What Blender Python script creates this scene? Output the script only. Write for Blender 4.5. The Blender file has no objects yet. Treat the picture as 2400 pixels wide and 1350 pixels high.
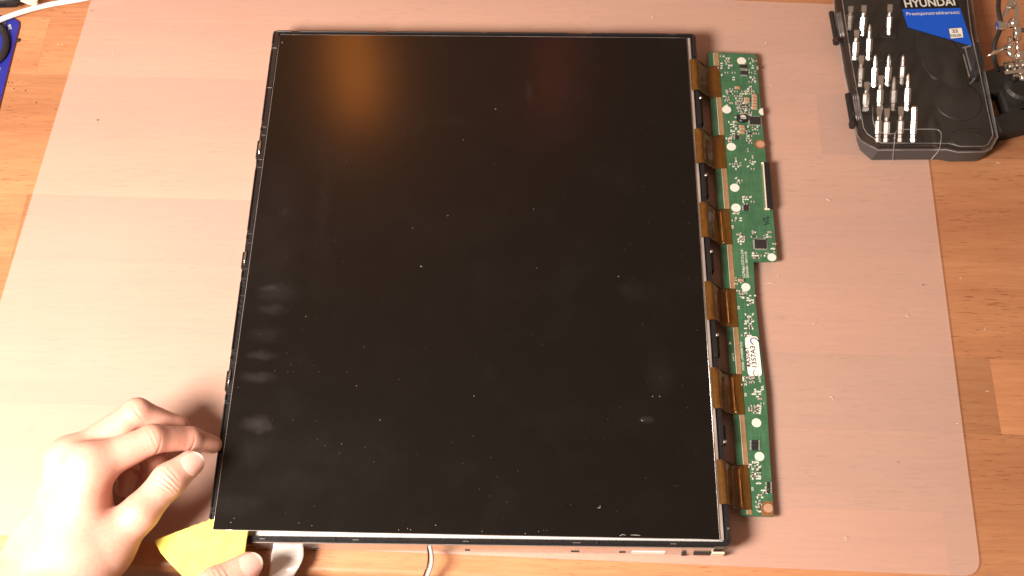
import bpy, bmesh, math, random
import numpy as np
from mathutils import Vector, Matrix, Euler

random.seed(7)
S = bpy.context.scene
COL = S.collection
# ------------------------------------------------------------------ camera
CAM_LOC = Vector((0.03291138, -0.39745473, 0.74903943))
CAM_ROT = Euler((0.47414203, 0.00417498, 0.01393918), 'XYZ')
FOC = 1.17204603
cd = bpy.data.cameras.new('camera')
cam = bpy.data.objects.new('camera', cd)
COL.objects.link(cam)
cam.location = CAM_LOC
cam.rotation_euler = CAM_ROT
cd.sensor_width = 36
cd.lens = 36 * FOC
cd.clip_start = 0.02
cd.clip_end = 50
cd.dof.use_dof = True
cd.dof.focus_distance = 0.80
cd.dof.aperture_fstop = 13
S.camera = cam
# ------------------------------------------------------------------ world and lamps (indoor bench light)
wd = bpy.data.worlds.new('World')
S.world = wd
wd.use_nodes = True
bg = wd.node_tree.nodes['Background']
bg.inputs['Color'].default_value = (1.0, 0.64, 0.43, 1)
bg.inputs['Strength'].default_value = 0.33


def area_lamp(name, loc, target, power, color, size, size_y=None):
    l = bpy.data.lights.new(name, 'AREA')
    l.energy = power
    l.color = color
    l.shape = 'DISK' if size_y is None else 'RECTANGLE'
    l.size = size
    if size_y is not None:
        l.size_y = size_y
    o = bpy.data.objects.new(name, l)
    COL.objects.link(o)
    o.location = loc
    d = Vector(target) - Vector(loc)
    o.rotation_euler = d.to_track_quat('-Z', 'Y').to_euler()
    return o


area_lamp('desk_lamp_light', (-0.52, -0.45, 0.66), (-0.10, 0.0, 0.0), 27.5, (1.0, 0.87, 0.75), 0.32)
# the weak amber room lamp whose soft reflection shows in the upper part of the dark glass
area_lamp('room_lamp_light', (-0.30, 1.06, 1.165), (-0.1, 0.15, 0.0), 1.25, (1.0, 0.27, 0.03), 0.075, 0.17)
area_lamp('room_lamp_light', (0.085, 1.06, 1.19), (0.0, 0.15, 0.0), 0.15, (1.0, 0.13, 0.05), 0.06, 0.17)

S.view_settings.view_transform = 'Standard'
S.view_settings.look = 'None'
S.view_settings.gamma = 1
S.view_settings.use_curve_mapping = False
S.view_settings.exposure = 0.0
S.render.engine = 'CYCLES'
S.render.resolution_x = 1024
S.render.resolution_y = 576
S.cycles.max_bounces = 10
S.cycles.transparent_max_bounces = 24
S.cycles.sample_clamp_indirect = 6

RM = CAM_ROT.to_matrix()


def U(px, py, z=0.0):
    """point of the photograph (2400 x 1350) at height z above the tabletop"""
    d = RM @ Vector(((px - 1200) / 2400 / FOC, -(py - 675) / 2400 / FOC, -1))
    return CAM_LOC + d * ((z - CAM_LOC.z) / d.z)


# ------------------------------------------------------------------ materials
class N:
    """tiny helper round a node tree"""
    def __init__(s, name):
        s.m = bpy.data.materials.new(name)
        s.m.use_nodes = True
        s.t = s.m.node_tree
        s.b = s.t.nodes['Principled BSDF']
        s.out = s.t.nodes['Material Output']

    def n(s, typ, **kw):
        n = s.t.nodes.new(typ)
        for k, v in kw.items():
            if k in n.inputs:
                n.inputs[k].default_value = v
            else:
                setattr(n, k, v)
        return n

    def l(s, a, b):
        s.t.links.new(a, b)

    def set(s, **kw):
        for k, v in kw.items():
            s.b.inputs[k.replace('_', ' ')].default_value = v
        return s

    def ramp(s, src, stops, interp='LINEAR'):
        r = s.n('ShaderNodeValToRGB')
        r.color_ramp.interpolation = interp
        e = r.color_ramp.elements
        while len(e) < len(stops):
            e.new(0.5)
        for el, (p, c) in zip(e, stops):
            el.position = p
            el.color = c if len(c) == 4 else (*c, 1)
        s.l(src, r.inputs[0])
        return r.outputs[0]

    def coords(s, scale=(1, 1, 1), out='Object'):
        tc = s.n('ShaderNodeTexCoord')
        mp = s.n('ShaderNodeMapping')
        mp.inputs['Scale'].default_value = scale
        s.l(tc.outputs[out], mp.inputs[0])
        return mp

    def mix(s, fac, a, b, blend='MIX'):
        m = s.n('ShaderNodeMix', data_type='RGBA', blend_type=blend)
        for sock, v in ((m.inputs[0], fac), (m.inputs[6], a), (m.inputs[7], b)):
            if hasattr(v, 'is_linked'):
                s.l(v, sock)
            elif isinstance(v, (int, float)):
                sock.default_value = v
            else:
                sock.default_value = v if len(v) == 4 else (*v, 1)
        return m.outputs[2]

    def math(s, op, a, b=0.0, clamp=False):
        m = s.n('ShaderNodeMath', operation=op, use_clamp=clamp)
        for sock, v in ((m.inputs[0], a), (m.inputs[1], b)):
            if hasattr(v, 'is_linked'):
                s.l(v, sock)
            else:
                sock.default_value = v
        return m.outputs[0]

    def bump(s, h, strength=0.3, dist=0.0005):
        b = s.n('ShaderNodeBump')
        b.inputs['Strength'].default_value = strength
        b.inputs['Distance'].default_value = dist
        s.l(h, b.inputs['Height'])
        s.l(b.outputs[0], s.b.inputs['Normal'])


def noise(m, vec, scale, detail=4, rough=0.55):
    n = m.n('ShaderNodeTexNoise')
    n.inputs['Scale'].default_value = scale
    n.inputs['Detail'].default_value = detail
    n.inputs['Roughness'].default_value = rough
    m.l(vec, n.inputs['Vector'])
    return n.outputs['Fac']


def plain(name, col, rough=0.5, metal=0.0, var=0.12, nscale=400, bump=0.0, spec=0.5, coat=0.0):
    m = N(name)
    v = m.coords().outputs[0]
    f = noise(m, v, nscale, 3)
    lo = tuple(c * (1 - var) for c in col)
    hi = tuple(min(1, c * (1 + var)) for c in col)
    m.l(m.ramp(f, [(0.3, lo), (0.7, hi)]), m.b.inputs['Base Color'])
    f2 = noise(m, v, nscale * 0.23, 3)
    m.l(m.ramp(f2, [(0.3, (rough * 0.85,) * 3), (0.75, (min(1, rough * 1.2),) * 3)]), m.b.inputs['Roughness'])
    m.set(Metallic=metal)
    m.b.inputs['Specular IOR Level'].default_value = spec
    if coat:
        m.b.inputs['Coat Weight'].default_value = coat
    if bump:
        m.bump(f, bump, 0.0003)
    return m.m


def wood_mat():
    m = N('oiled_beech')
    tc = m.n('ShaderNodeTexCoord')
    oi = m.n('ShaderNodeObjectInfo')
    off = m.n('ShaderNodeVectorMath', operation='SCALE')
    off.inputs[0].default_value = (3.1, 1.7, 2.3)
    m.l(oi.outputs['Random'], off.inputs['Scale'])
    add = m.n('ShaderNodeVectorMath', operation='ADD')
    m.l(tc.outputs['Object'], add.inputs[0])
    m.l(off.outputs[0], add.inputs[1])

    def mapped(sc, rot=0.0):
        mp = m.n('ShaderNodeMapping')
        mp.inputs['Scale'].default_value = sc
        mp.inputs['Rotation'].default_value = (0, 0, rot)
        m.l(add.outputs[0], mp.inputs[0])
        return mp.outputs[0]
    broad = noise(m, mapped((2.2, 26, 26)), 1.0, 4, 0.6)
    fine = noise(m, mapped((30, 420, 420)), 1.0, 4, 0.7)
    fleck = noise(m, mapped((85, 900, 900), 0.02), 1.0, 2, 0.5)
    cloud = noise(m, mapped((9, 14, 14)), 1.0, 2, 0.5)
    col = m.ramp(broad, [(0.25, (0.37, 0.132, 0.040)), (0.5, (0.44, 0.175, 0.056)), (0.75, (0.51, 0.22, 0.078))])
    col = m.mix(m.ramp(fine, [(0.35, (0, 0, 0)), (0.7, (1, 1, 1))]), m.mix(1.0, col, (0.86, 0.80, 0.74), 'MULTIPLY'), col)
    fl = m.ramp(fleck, [(0.62, (0, 0, 0)), (0.68, (1, 1, 1))])
    fl = m.math('MULTIPLY', fl, m.ramp(cloud, [(0.35, (0, 0, 0)), (0.6, (0.75, 0.75, 0.75))]))
    col = m.mix(fl, col, (0.20, 0.055, 0.012))
    hs = m.n('ShaderNodeHueSaturation')
    rv = m.n('ShaderNodeMapRange')
    rv.inputs['To Min'].default_value = 0.80
    rv.inputs['To Max'].default_value = 1.20
    m.l(oi.outputs['Random'], rv.inputs[0])
    hs.inputs['Saturation'].default_value = 0.89
    m.l(rv.outputs[0], hs.inputs['Value'])
    m.l(col, hs.inputs['Color'])
    m.l(hs.outputs[0], m.b.inputs['Base Color'])
    m.l(m.ramp(fine, [(0.3, (0.34,) * 3), (0.7, (0.46,) * 3)]), m.b.inputs['Roughness'])
    m.bump(m.math('SUBTRACT', fine, fl), 0.25, 0.0002)
    return m.m


def desk_mat_mat():
    """milky, slightly frosted plastic sheet: part of the light passes, part is scattered"""
    m = N('milky_plastic')
    v = m.coords().outputs[0]
    tr = m.n('ShaderNodeBsdfTransparent')
    tr.inputs['Color'].default_value = (1.0, 0.97, 0.95, 1)
    m.set(Base_Color=(0.80, 0.65, 0.60, 1))
    big = noise(m, v, 9, 4)
    m.l(m.ramp(big, [(0.3, (0.30,) * 3), (0.7, (0.40,) * 3)]), m.b.inputs['Roughness'])
    # fine scratches
    s1 = m.coords((25, 900, 1))
    s1.inputs['Rotation'].default_value = (0, 0, 0.5)
    sc = noise(m, s1.outputs[0], 1.0, 1)
    s2 = m.coords((1100, 30, 1))
    s2.inputs['Rotation'].default_value = (0, 0, -0.35)
    sc2 = noise(m, s2.outputs[0], 1.0, 1)
    scr = m.math('ADD', m.ramp(sc, [(0.72, (0, 0, 0)), (0.76, (1, 1, 1))]), m.ramp(sc2, [(0.73, (0, 0, 0)), (0.77, (1, 1, 1))]))
    fine = noise(m, v, 2600, 2)
    m.bump(m.math('ADD', fine, m.math('MULTIPLY', scr, 0.5)), 0.10, 0.0002)
    mx = m.n('ShaderNodeMixShader')
    f = m.ramp(big, [(0.3, (0.215,) * 3), (0.7, (0.24,) * 3)])
    f = m.math('ADD', f, m.math('MULTIPLY', scr, 0.05))
    m.l(f, mx.inputs[0])
    m.l(tr.outputs[0], mx.inputs[1])
    m.l(m.b.outputs[0], mx.inputs[2])
    m.l(mx.outputs[0], m.out.inputs[0])
    return m.m


def lcd_mat(smudges):
    m = N('dark_polarizer')
    tc = m.coords()
    v = tc.outputs[0]
    soft = noise(m, v, 22, 4, 0.6)
    soft2 = noise(m, v, 70, 3, 0.6)
    mask = None
    nc = m.n('ShaderNodeTexNoise')
    nc.inputs['Scale'].default_value = 110
    nc.inputs['Detail'].default_value = 4
    m.l(v, nc.inputs['Vector'])
    off = m.n('ShaderNodeVectorMath', operation='MULTIPLY_ADD')
    off.inputs[1].default_value = (0.012, 0.007, 0)
    off.inputs[2].default_value = (-0.006, -0.0035, 0)
    m.l(nc.outputs['Color'], off.inputs[0])
    vd = m.n('ShaderNodeVectorMath', operation='ADD')
    m.l(v, vd.inputs[0])
    m.l(off.outputs[0], vd.inputs[1])
    for (x, y, rx, ry, a) in smudges:
        mp = m.n('ShaderNodeMapping')
        mp.inputs['Location'].default_value = (-x / rx, -y / ry, 0)
        mp.inputs['Scale'].default_value = (1 / rx, 1 / ry, 0)
        m.l(vd.outputs[0], mp.inputs[0])
        ln = m.n('ShaderNodeVectorMath', operation='LENGTH')
        m.l(mp.outputs[0], ln.inputs[0])
        mr = m.n('ShaderNodeMapRange', interpolation_type='SMOOTHSTEP')
        mr.inputs['From Min'].default_value = 1.35
        mr.inputs['From Max'].default_value = 0.15
        mr.inputs['To Max'].default_value = a * 0.75
        m.l(ln.outputs['Value'], mr.inputs[0])
        mask = mr.outputs[0] if mask is None else m.math('MAXIMUM', mask, mr.outputs[0])
    mask = m.math('MULTIPLY', mask, m.ramp(soft2, [(0.2, (0.35,) * 3), (0.65, (1, 1, 1))]))
    mask = m.math('ADD', mask, m.ramp(soft, [(0.5, (0, 0, 0)), (0.85, (0.07,) * 3)]))
    # dust
    vo = m.n('ShaderNodeTexVoronoi', feature='F1')
    vo.inputs['Scale'].default_value = 75
    m.l(v, vo.inputs['Vector'])
    d1 = m.ramp(vo.outputs['Distance'], [(0.014, (1, 1, 1)), (0.028, (0, 0, 0))])
    rnd = m.ramp(vo.outputs['Color'], [(0.66, (0, 0, 0)), (0.74, (0.7, 0.7, 0.7))])
    dust = m.math('MULTIPLY', d1, rnd)
    vo2 = m.n('ShaderNodeTexVoronoi', feature='F1')
    vo2.inputs['Scale'].default_value = 230
    m.l(v, vo2.inputs['Vector'])
    d2 = m.ramp(vo2.outputs['Distance'], [(0.04, (1, 1, 1)), (0.07, (0, 0, 0))])
    rn2 = m.ramp(vo2.outputs['Color'], [(0.60, (0, 0, 0)), (0.72, (0.35, 0.35, 0.35))])
    dust = m.math('MAXIMUM', dust, m.math('MULTIPLY', d2, rn2))
    # long faint scratches
    s1 = m.coords((9, 700, 1))
    s1.inputs['Rotation'].default_value = (0, 0, 0.42)
    sc = m.ramp(noise(m, s1.outputs[0], 1.0, 1), [(0.83, (0, 0, 0)), (0.86, (0.06,) * 3)])
    base = m.mix(mask, (0.0045, 0.0034, 0.0029), (0.045, 0.038, 0.041))
    base = m.mix(m.math('ADD', m.math('MULTIPLY', dust, 0.36), sc), base, (0.62, 0.58, 0.52))
    m.l(base, m.b.inputs['Base Color'])
    ro = m.math('ADD', m.math('MULTIPLY', mask, 0.15), m.ramp(soft2, [(0.3, (0.33,) * 3), (0.7, (0.37,) * 3)]), True)
    m.l(ro, m.b.inputs['Roughness'])
    m.b.inputs['Specular IOR Level'].default_value = 0.20
    m.b.inputs['Coat Weight'].default_value = 0.30
    m.b.inputs['Coat Roughness'].default_value = 0.16
    return m.m


def clear_mat(name, tint=(0.93, 0.93, 0.94), rough=0.06, ior=1.45, haze=0.05):
    m = N(name)
    v = m.coords().outputs[0]
    tr = m.n('ShaderNodeBsdfTransparent')
    tr.inputs['Color'].default_value = (*tint, 1)
    gl = m.n('ShaderNodeBsdfGlossy')
    gl.inputs['Roughness'].default_value = rough
    df = m.n('ShaderNodeBsdfDiffuse')
    df.inputs['Color'].default_value = (0.7, 0.68, 0.68, 1)
    fr = m.n('ShaderNodeLayerWeight')
    fr.inputs['Blend'].default_value = 0.5
    nz = noise(m, v, 60, 3)
    bp = m.n('ShaderNodeBump')
    bp.inputs['Strength'].default_value = 0.15
    bp.inputs['Distance'].default_value = 0.0006
    m.l(nz, bp.inputs['Height'])
    m.l(bp.outputs[0], gl.inputs['Normal'])
    m.l(bp.outputs[0], fr.inputs['Normal'])
    m1 = m.n('ShaderNodeMixShader')
    m.l(m.ramp(nz, [(0.4, (haze * 0.5,) * 3), (0.75, (haze * 1.8,) * 3)]), m1.inputs[0])
    m.l(tr.outputs[0], m1.inputs[1])
    m.l(df.outputs[0], m1.inputs[2])
    m2 = m.n('ShaderNodeMixShader')
    m.l(m.ramp(fr.outputs['Facing'], [(0.0, (0.07,) * 3), (0.5, (0.09,) * 3), (0.8, (0.2,) * 3), (1.0, (0.8,) * 3)]), m2.inputs[0])
    m.l(m1.outputs[0], m2.inputs[1])
    m.l(gl.outputs[0], m2.inputs[2])
    m.l(m2.outputs[0], m.out.inputs[0])
    return m.m


def flex_mat():
    """amber polyimide film with dark conductor layer inside"""
    m = N('amber_film')
    v = m.coords().outputs[0]
    nz = noise(m, v, 55, 4)
    ln = noise(m, m.coords((20, 2600, 1)).outputs[0], 1.0, 1)
    col = m.ramp(nz, [(0.3, (0.060, 0.022, 0.003)), (0.7, (0.15, 0.058, 0.006))])
    col = m.mix(m.ramp(ln, [(0.4, (0, 0, 0)), (0.65, (0.5, 0.5, 0.5))]), col, (0.17, 0.065, 0.008))
    m.l(col, m.b.inputs['Base Color'])
    m.set(Roughness=0.17)
    m.b.inputs['Coat Weight'].default_value = 0.12
    m.b.inputs['Coat Roughness'].default_value = 0.08
    w = noise(m, m.coords((130, 30, 1)).outputs[0], 1.0, 3)
    m.bump(w, 0.55, 0.0012)
    tr = m.n('ShaderNodeBsdfTransparent')
    tr.inputs['Color'].default_value = (0.75, 0.34, 0.06, 1)
    mx = m.n('ShaderNodeMixShader')
    mx.inputs[0].default_value = 0.88
    m.l(tr.outputs[0], mx.inputs[1])
    m.l(m.b.outputs[0], mx.inputs[2])
    m.l(mx.outputs[0], m.out.inputs[0])
    return m.m


def pcb_mat():
    m = N('green_solder_mask')
    v = m.coords().outputs[0]
    wv = noise(m, v, 90, 3)
    col = m.ramp(wv, [(0.3, (0.034, 0.105, 0.054)), (0.7, (0.050, 0.138, 0.072))])
    for sc_, th in (((1500, 45, 1), 0.60), ((40, 1300, 1), 0.63)):
        tr = noise(m, m.coords(sc_).outputs[0], 1.0, 1)
        col = m.mix(m.ramp(tr, [(th, (0, 0, 0)), (th + 0.03, (0.45,) * 3)]), col, (0.07, 0.21, 0.11))
    m.l(col, m.b.inputs['Base Color'])
    m.set(Roughness=0.33)
    return m.m


def skin_mat():
    m = N('skin')
    v = m.coords().outputs[0]
    big = noise(m, v, 45, 4)
    fine = noise(m, v, 420, 4, 0.7)
    at = m.n('ShaderNodeAttribute', attribute_name='tint')
    cr = m.n('ShaderNodeAttribute', attribute_name='crease')
    col = m.ramp(big, [(0.3, (0.59, 0.325, 0.255)), (0.55, (0.66, 0.39, 0.315)), (0.8, (0.70, 0.435, 0.355))])
    col = m.mix(m.math('MULTIPLY', at.outputs['Fac'], 0.55), col, (0.60, 0.185, 0.12))
    col = m.mix(m.ramp(fine, [(0.40, (0.18,) * 3), (0.62, (0, 0, 0))]), col, (0.46, 0.20, 0.13))
    col = m.mix(m.math('MULTIPLY', cr.outputs['Fac'], 0.7), col, (0.33, 0.10, 0.065))  # shade of the skin creases painted into the colour
    m.l(col, m.b.inputs['Base Color'])
    m.set(Roughness=0.46)
    m.b.inputs['Subsurface Weight'].default_value = 0.5
    m.b.inputs['Subsurface Radius'].default_value = (0.0055, 0.0018, 0.0010)
    m.b.inputs['Subsurface Scale'].default_value = 1.0
    vo = m.n('ShaderNodeTexVoronoi', feature='DISTANCE_TO_EDGE')
    vo.inputs['Scale'].default_value = 900
    m.l(v, vo.inputs['Vector'])
    h = m.math('ADD', m.math('MULTIPLY', vo.outputs['Distance'], 0.6), fine)
    h = m.math('SUBTRACT', h, m.math('MULTIPLY', cr.outputs['Fac'], 1.5))
    m.bump(h, 0.28, 0.0005)
    return m.m


def scraper_mat():
    m = N('yellow_plastic')
    v = m.coords().outputs[0]
    f = noise(m, v, 120, 4)
    s1 = m.coords((40, 1400, 1))
    s1.inputs['Rotation'].default_value = (0, 0, 0.3)
    sc = noise(m, s1.outputs[0], 1.0, 1)
    col = m.ramp(f, [(0.3, (0.82, 0.655, 0.12)), (0.7, (0.87, 0.72, 0.17))])
    col = m.mix(m.ramp(sc, [(0.66, (0, 0, 0)), (0.72, (0.22,) * 3)]), col, (0.95, 0.82, 0.35))
    m.l(col, m.b.inputs['Base Color'])
    m.set(Roughness=0.38)
    m.b.inputs['Subsurface Weight'].default_value = 0.15
    m.b.inputs['Subsurface Radius'].default_value = (0.002, 0.0016, 0.0004)
    m.b.inputs['Subsurface Scale'].default_value = 1.0
    m.bump(f, 0.1, 0.0004)
    return m.m


M = {}
M['wood'] = wood_mat()
M['mat'] = desk_mat_mat()
M['black'] = plain('black_plastic', (0.012, 0.0115, 0.013), 0.34, var=0.25, nscale=900, bump=0.05)
M['black_matte'] = plain('black_moulding', (0.010, 0.0097, 0.010), 0.45, var=0.25, nscale=700, bump=0.12)
M['case_base'] = plain('charcoal_plastic', (0.055, 0.049, 0.049), 0.48, var=0.12, nscale=1500, bump=0.12)
M['iron'] = plain('black_cast_iron', (0.012, 0.011, 0.010), 0.6, var=0.3, nscale=600, bump=0.4)
M['tin'] = plain('bare_sheet_metal', (0.66, 0.60, 0.57), 0.30, metal=0.85, var=0.05, nscale=300)
M['chrome'] = plain('bright_steel', (0.80, 0.77, 0.73), 0.16, metal=1.0, var=0.05, nscale=500)
M['steel'] = plain('satin_steel', (0.78, 0.76, 0.74), 0.30, metal=1.0, var=0.06, nscale=900)
M['bit'] = plain('bit_steel', (0.84, 0.81, 0.78), 0.31, metal=1.0, var=0.05, nscale=900)
M['white'] = plain('white_sheet', (0.80, 0.80, 0.80), 0.5, var=0.03, nscale=120)
M['ledge'] = plain('glass_ledge', (0.50, 0.44, 0.42), 0.12, metal=0.45, var=0.35, nscale=28)
M['flex'] = flex_mat()
M['flex_edge'] = plain('amber_bond', (0.085, 0.036, 0.004), 0.34, var=0.2, nscale=200)
M['amber_glint'] = plain('amber_highlight', (0.40, 0.16, 0.04), 0.25, var=0.4, nscale=120, bump=0.5)  # brighter amber, a painted highlight for the crumpled film
M['pcb'] = pcb_mat()
M['pcb_edge'] = plain('copper_tan', (0.30, 0.172, 0.085), 0.42, var=0.12, nscale=500)
M['copper'] = plain('tinned_copper', (0.38, 0.17, 0.075), 0.38, metal=0.55, var=0.25, nscale=900, bump=0.2)
M['chip'] = plain('epoxy_chip', (0.022, 0.021, 0.022), 0.42, var=0.2, nscale=1500, bump=0.1)
M['solder'] = plain('solder', (0.58, 0.56, 0.52), 0.38, metal=0.35, var=0.1, nscale=1500)
M['cap'] = plain('ceramic_tan', (0.40, 0.235, 0.135), 0.45, var=0.2, nscale=900)
M['silk'] = plain('white_print', (0.66, 0.66, 0.61), 0.55, var=0.05, nscale=900)
M['ink'] = plain('black_print', (0.012, 0.012, 0.014), 0.5, var=0.1)
M['blue_ink'] = plain('blue_marker', (0.01, 0.02, 0.16), 0.4, var=0.15)
M['dark_ink'] = plain('teal_marker', (0.004, 0.022, 0.035), 0.4, var=0.15)
M['sticker'] = plain('paper_sticker', (0.80, 0.78, 0.74), 0.6, var=0.03, nscale=300)
M['ivory'] = plain('ivory_plastic', (0.70, 0.63, 0.50), 0.45, var=0.06)
M['skin'] = skin_mat()
M['nail'] = plain('fingernail', (0.68, 0.385, 0.33), 0.28, var=0.06, nscale=150, coat=0.2)
M['nail_edge'] = plain('nail_free_edge', (0.80, 0.68, 0.60), 0.35, var=0.05, nscale=300)
M['yellow'] = scraper_mat()
M['fuzz'] = plain('torn_plastic', (0.85, 0.72, 0.35), 0.6, var=0.15, nscale=900)
M['foil'] = plain('silver_tape', (0.82, 0.78, 0.76), 0.36, metal=0.25, var=0.05, nscale=90, bump=0.3)
M['grey_wire'] = plain('grey_insulation', (0.50, 0.46, 0.45), 0.4, var=0.06)
M['dark_wire'] = plain('black_insulation', (0.02, 0.018, 0.018), 0.42, var=0.15)
M['white_wire'] = plain('white_insulation', (0.78, 0.76, 0.74), 0.38, var=0.03)
M['clear'] = clear_mat('clear_lid', haze=0.008)
M['clear_rim'] = clear_mat('clear_rim', haze=0.17, rough=0.15)  # stronger pale haze imitates light caught by the clear edges
M['label_blue'] = plain('blue_print', (0.004, 0.085, 0.58), 0.35, var=0.03)
M['label_black'] = plain('black_card', (0.006, 0.006, 0.008), 0.35, var=0.1)
M['plate_blue'] = plain('blue_enamel', (0.022, 0.026, 0.27), 0.33, var=0.08)
M['plate_edge'] = plain('red_brown_edge', (0.12, 0.02, 0.018), 0.5, var=0.15)
M['bristle'] = plain('pale_bristle', (0.78, 0.66, 0.52), 0.6, var=0.15)
M['crumb'] = plain('dark_crumb', (0.018, 0.012, 0.009), 0.7, var=0.3)
M['fleck'] = plain('pale_fleck', (0.72, 0.68, 0.62), 0.5, var=0.1)
M['lint'] = plain('grey_lint', (0.38, 0.36, 0.34), 0.6, var=0.15)
M['red'] = plain('red_mark', (0.45, 0.03, 0.015), 0.4, var=0.1)

# ------------------------------------------------------------------ mesh helpers
ORG = {}          # object name -> world origin of its vertices


class MB:
    def __init__(s):
        s.v = []
        s.f = []

    def add(s, vs, fs):
        b = len(s.v)
        s.v += [tuple(p) for p in vs]
        s.f += [tuple(i + b for i in f) for f in fs]
        return s

    def loft(s, rings, cap=True, close=True):
        """rings of equal vertex count"""
        n = len(rings[0])
        vs = [p for r in rings for p in r]
        fs = []
        for k in range(len(rings) - 1):
            for i in range(n if close else n - 1):
                j = (i + 1) % n
                fs.append((k * n + i, k * n + j, (k + 1) * n + j, (k + 1) * n + i))
        if cap:
            fs.append(tuple(reversed(range(n))))
            fs.append(tuple((len(rings) - 1) * n + i for i in range(n)))
        return s.add(vs, fs)

    def prism(s, poly, z0, z1, bev=0.0, inset0=0.0):
        """poly: list of xy, counter-clockwise; small bevel on top"""
        def ring(p, z):
            return [(x, y, z) for x, y in p]
        rings = [ring(inset(poly, inset0) if inset0 else poly, z0)]
        if bev:
            rings += [ring(poly, z1 - bev), ring(inset(poly, bev), z1)]
        else:
            rings.append(ring(poly, z1))
        return s.loft(rings)

    def box(s, c, sz, rz=0.0, bev=0.0):
        hx, hy = sz[0] / 2, sz[1] / 2
        ca, sa = math.cos(rz), math.sin(rz)
        poly = [(c[0] + x * ca - y * sa, c[1] + x * sa + y * ca) for x, y in ((-hx, -hy), (hx, -hy), (hx, hy), (-hx, hy))]
        return s.prism(poly, c[2] - sz[2] / 2, c[2] + sz[2] / 2, bev)

    def obox(s, a, b, w, h, up=(0, 0, 1)):
        """box from point a to b, width w, height h"""
        a, b = Vector(a), Vector(b)
        d = (b - a).normalized()
        sd = d.cross(Vector(up)).normalized()
        u = sd.cross(d)
        return s.loft([[p + sd * x * w / 2 + u * y * h / 2 for x, y in ((-1, -1), (1, -1), (1, 1), (-1, 1))] for p in (a, b)])

    def tube(s, pts, r, n=10, cap=True):
        pts = [Vector(p) for p in pts]
        rs = r if isinstance(r, (list, tuple)) else [r] * len(pts)
        t0 = (pts[1] - pts[0]).normalized()
        ref = Vector((0, 0, 1)) if abs(t0.z) < 0.9 else Vector((1, 0, 0))
        u = t0.cross(ref).normalized()
        rings = []
        for i, p in enumerate(pts):
            t = (pts[min(i + 1, len(pts) - 1)] - pts[max(i - 1, 0)]).normalized()
            u = (u - t * u.dot(t)).normalized()
            w = t.cross(u)
            rings.append([p + (u * math.cos(a) + w * math.sin(a)) * rs[i] for a in [2 * math.pi * k / n for k in range(n)]])
        return s.loft(rings, cap)

    def cyl(s, c, r, z0, z1, n=20, bev=0.0):
        poly = [(c[0] + r * math.cos(2 * math.pi * k / n), c[1] + r * math.sin(2 * math.pi * k / n)) for k in range(n)]
        return s.prism(poly, z0, z1, bev)

    def ring(s, outer, inner, z0, z1):
        n = len(outer)
        R = [[(x, y, z1) for x, y in outer], [(x, y, z1) for x, y in inner], [(x, y, z0) for x, y in inner], [(x, y, z0) for x, y in outer]]
        vs = [p for r in R for p in r]
        fs = []
        for k in range(4):
            for i in range(n):
                j = (i + 1) % n
                a, b = k * n, ((k + 1) % 4) * n
                fs.append((a + i, b + i, b + j, a + j))
        return s.add(vs, fs)

    def build(s, name, mat, parent=None, origin=None, smooth=False, auto=None):
        o0 = ORG[parent.name] if parent is not None else Vector(origin if origin is not None else (0, 0, 0))
        me = bpy.data.meshes.new(name)
        me.from_pydata([(x - o0[0], y - o0[1], z - o0[2]) for x, y, z in s.v], [], s.f)
        bm = bmesh.new()
        bm.from_mesh(me)
        bmesh.ops.recalc_face_normals(bm, faces=bm.faces)
        if smooth or auto:
            for f in bm.faces:
                f.smooth = True
            lim = math.radians(auto if auto else 180)
            for e in bm.edges:
                if len(e.link_faces) == 2 and e.calc_face_angle(0) > lim:
                    e.smooth = False
        bm.to_mesh(me)
        bm.free()
        me.materials.append(mat)
        o = bpy.data.objects.new(name, me)
        COL.objects.link(o)
        if parent is not None:
            o.parent = parent
        else:
            o.location = o0
        ORG[o.name] = Vector(o0)
        return o


def inset(poly, d):
    n = len(poly)
    out = []
    for i in range(n):
        a, b, c = Vector(poly[i - 1]).to_2d(), Vector(poly[i]).to_2d(), Vector(poly[(i + 1) % n]).to_2d()
        e1, e2 = (b - a), (c - b)
        e1 = e1.normalized() if e1.length > 1e-9 else Vector((1, 0))
        e2 = e2.normalized() if e2.length > 1e-9 else e1
        n1, n2 = Vector((-e1.y, e1.x)), Vector((-e2.y, e2.x))
        m = n1 + n2
        m = m / max(0.35, m.dot(n1)) if m.length > 1e-6 else n1
        out.append(tuple(b + m * d))
    return out


def rounded(poly, radii, seg=5):
    """round the corners of a ccw polygon"""
    n = len(poly)
    out = []
    for i in range(n):
        r = radii[i] if isinstance(radii, (list, tuple)) else radii
        b = Vector(poly[i]).to_2d()
        a = Vector(poly[i - 1]).to_2d()
        c = Vector(poly[(i + 1) % n]).to_2d()
        if r <= 0:
            out.append(tuple(b))
            continue
        p0 = b + (a - b).normalized() * r
        p1 = b + (c - b).normalized() * r
        for k in range(seg + 1):
            t = k / seg
            q = p0 * (1 - t) ** 2 + b * 2 * t * (1 - t) + p1 * t * t
            out.append(tuple(q))
    return out


def ccw(poly):
    a = sum(poly[i - 1][0] * poly[i][1] - poly[i][0] * poly[i - 1][1] for i in range(len(poly)))
    return list(poly) if a > 0 else list(reversed(poly))


def upoly(pts, z):
    return ccw([tuple(U(x, y, z).to_2d()) for x, y in pts])


def tag(o, label=None, cat=None, group=None, kind=None):
    if label:
        o['label'] = label
    if cat:
        o['category'] = cat
    if group:
        o['group'] = group
    if kind:
        o['kind'] = kind
    return o


def thing(name, loc, label, cat, group=None):
    o = bpy.data.objects.new(name, None)
    COL.objects.link(o)
    o.location = loc
    o.empty_display_size = 0.01
    ORG[o.name] = Vector(loc)
    return tag(o, label, cat, group)


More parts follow.
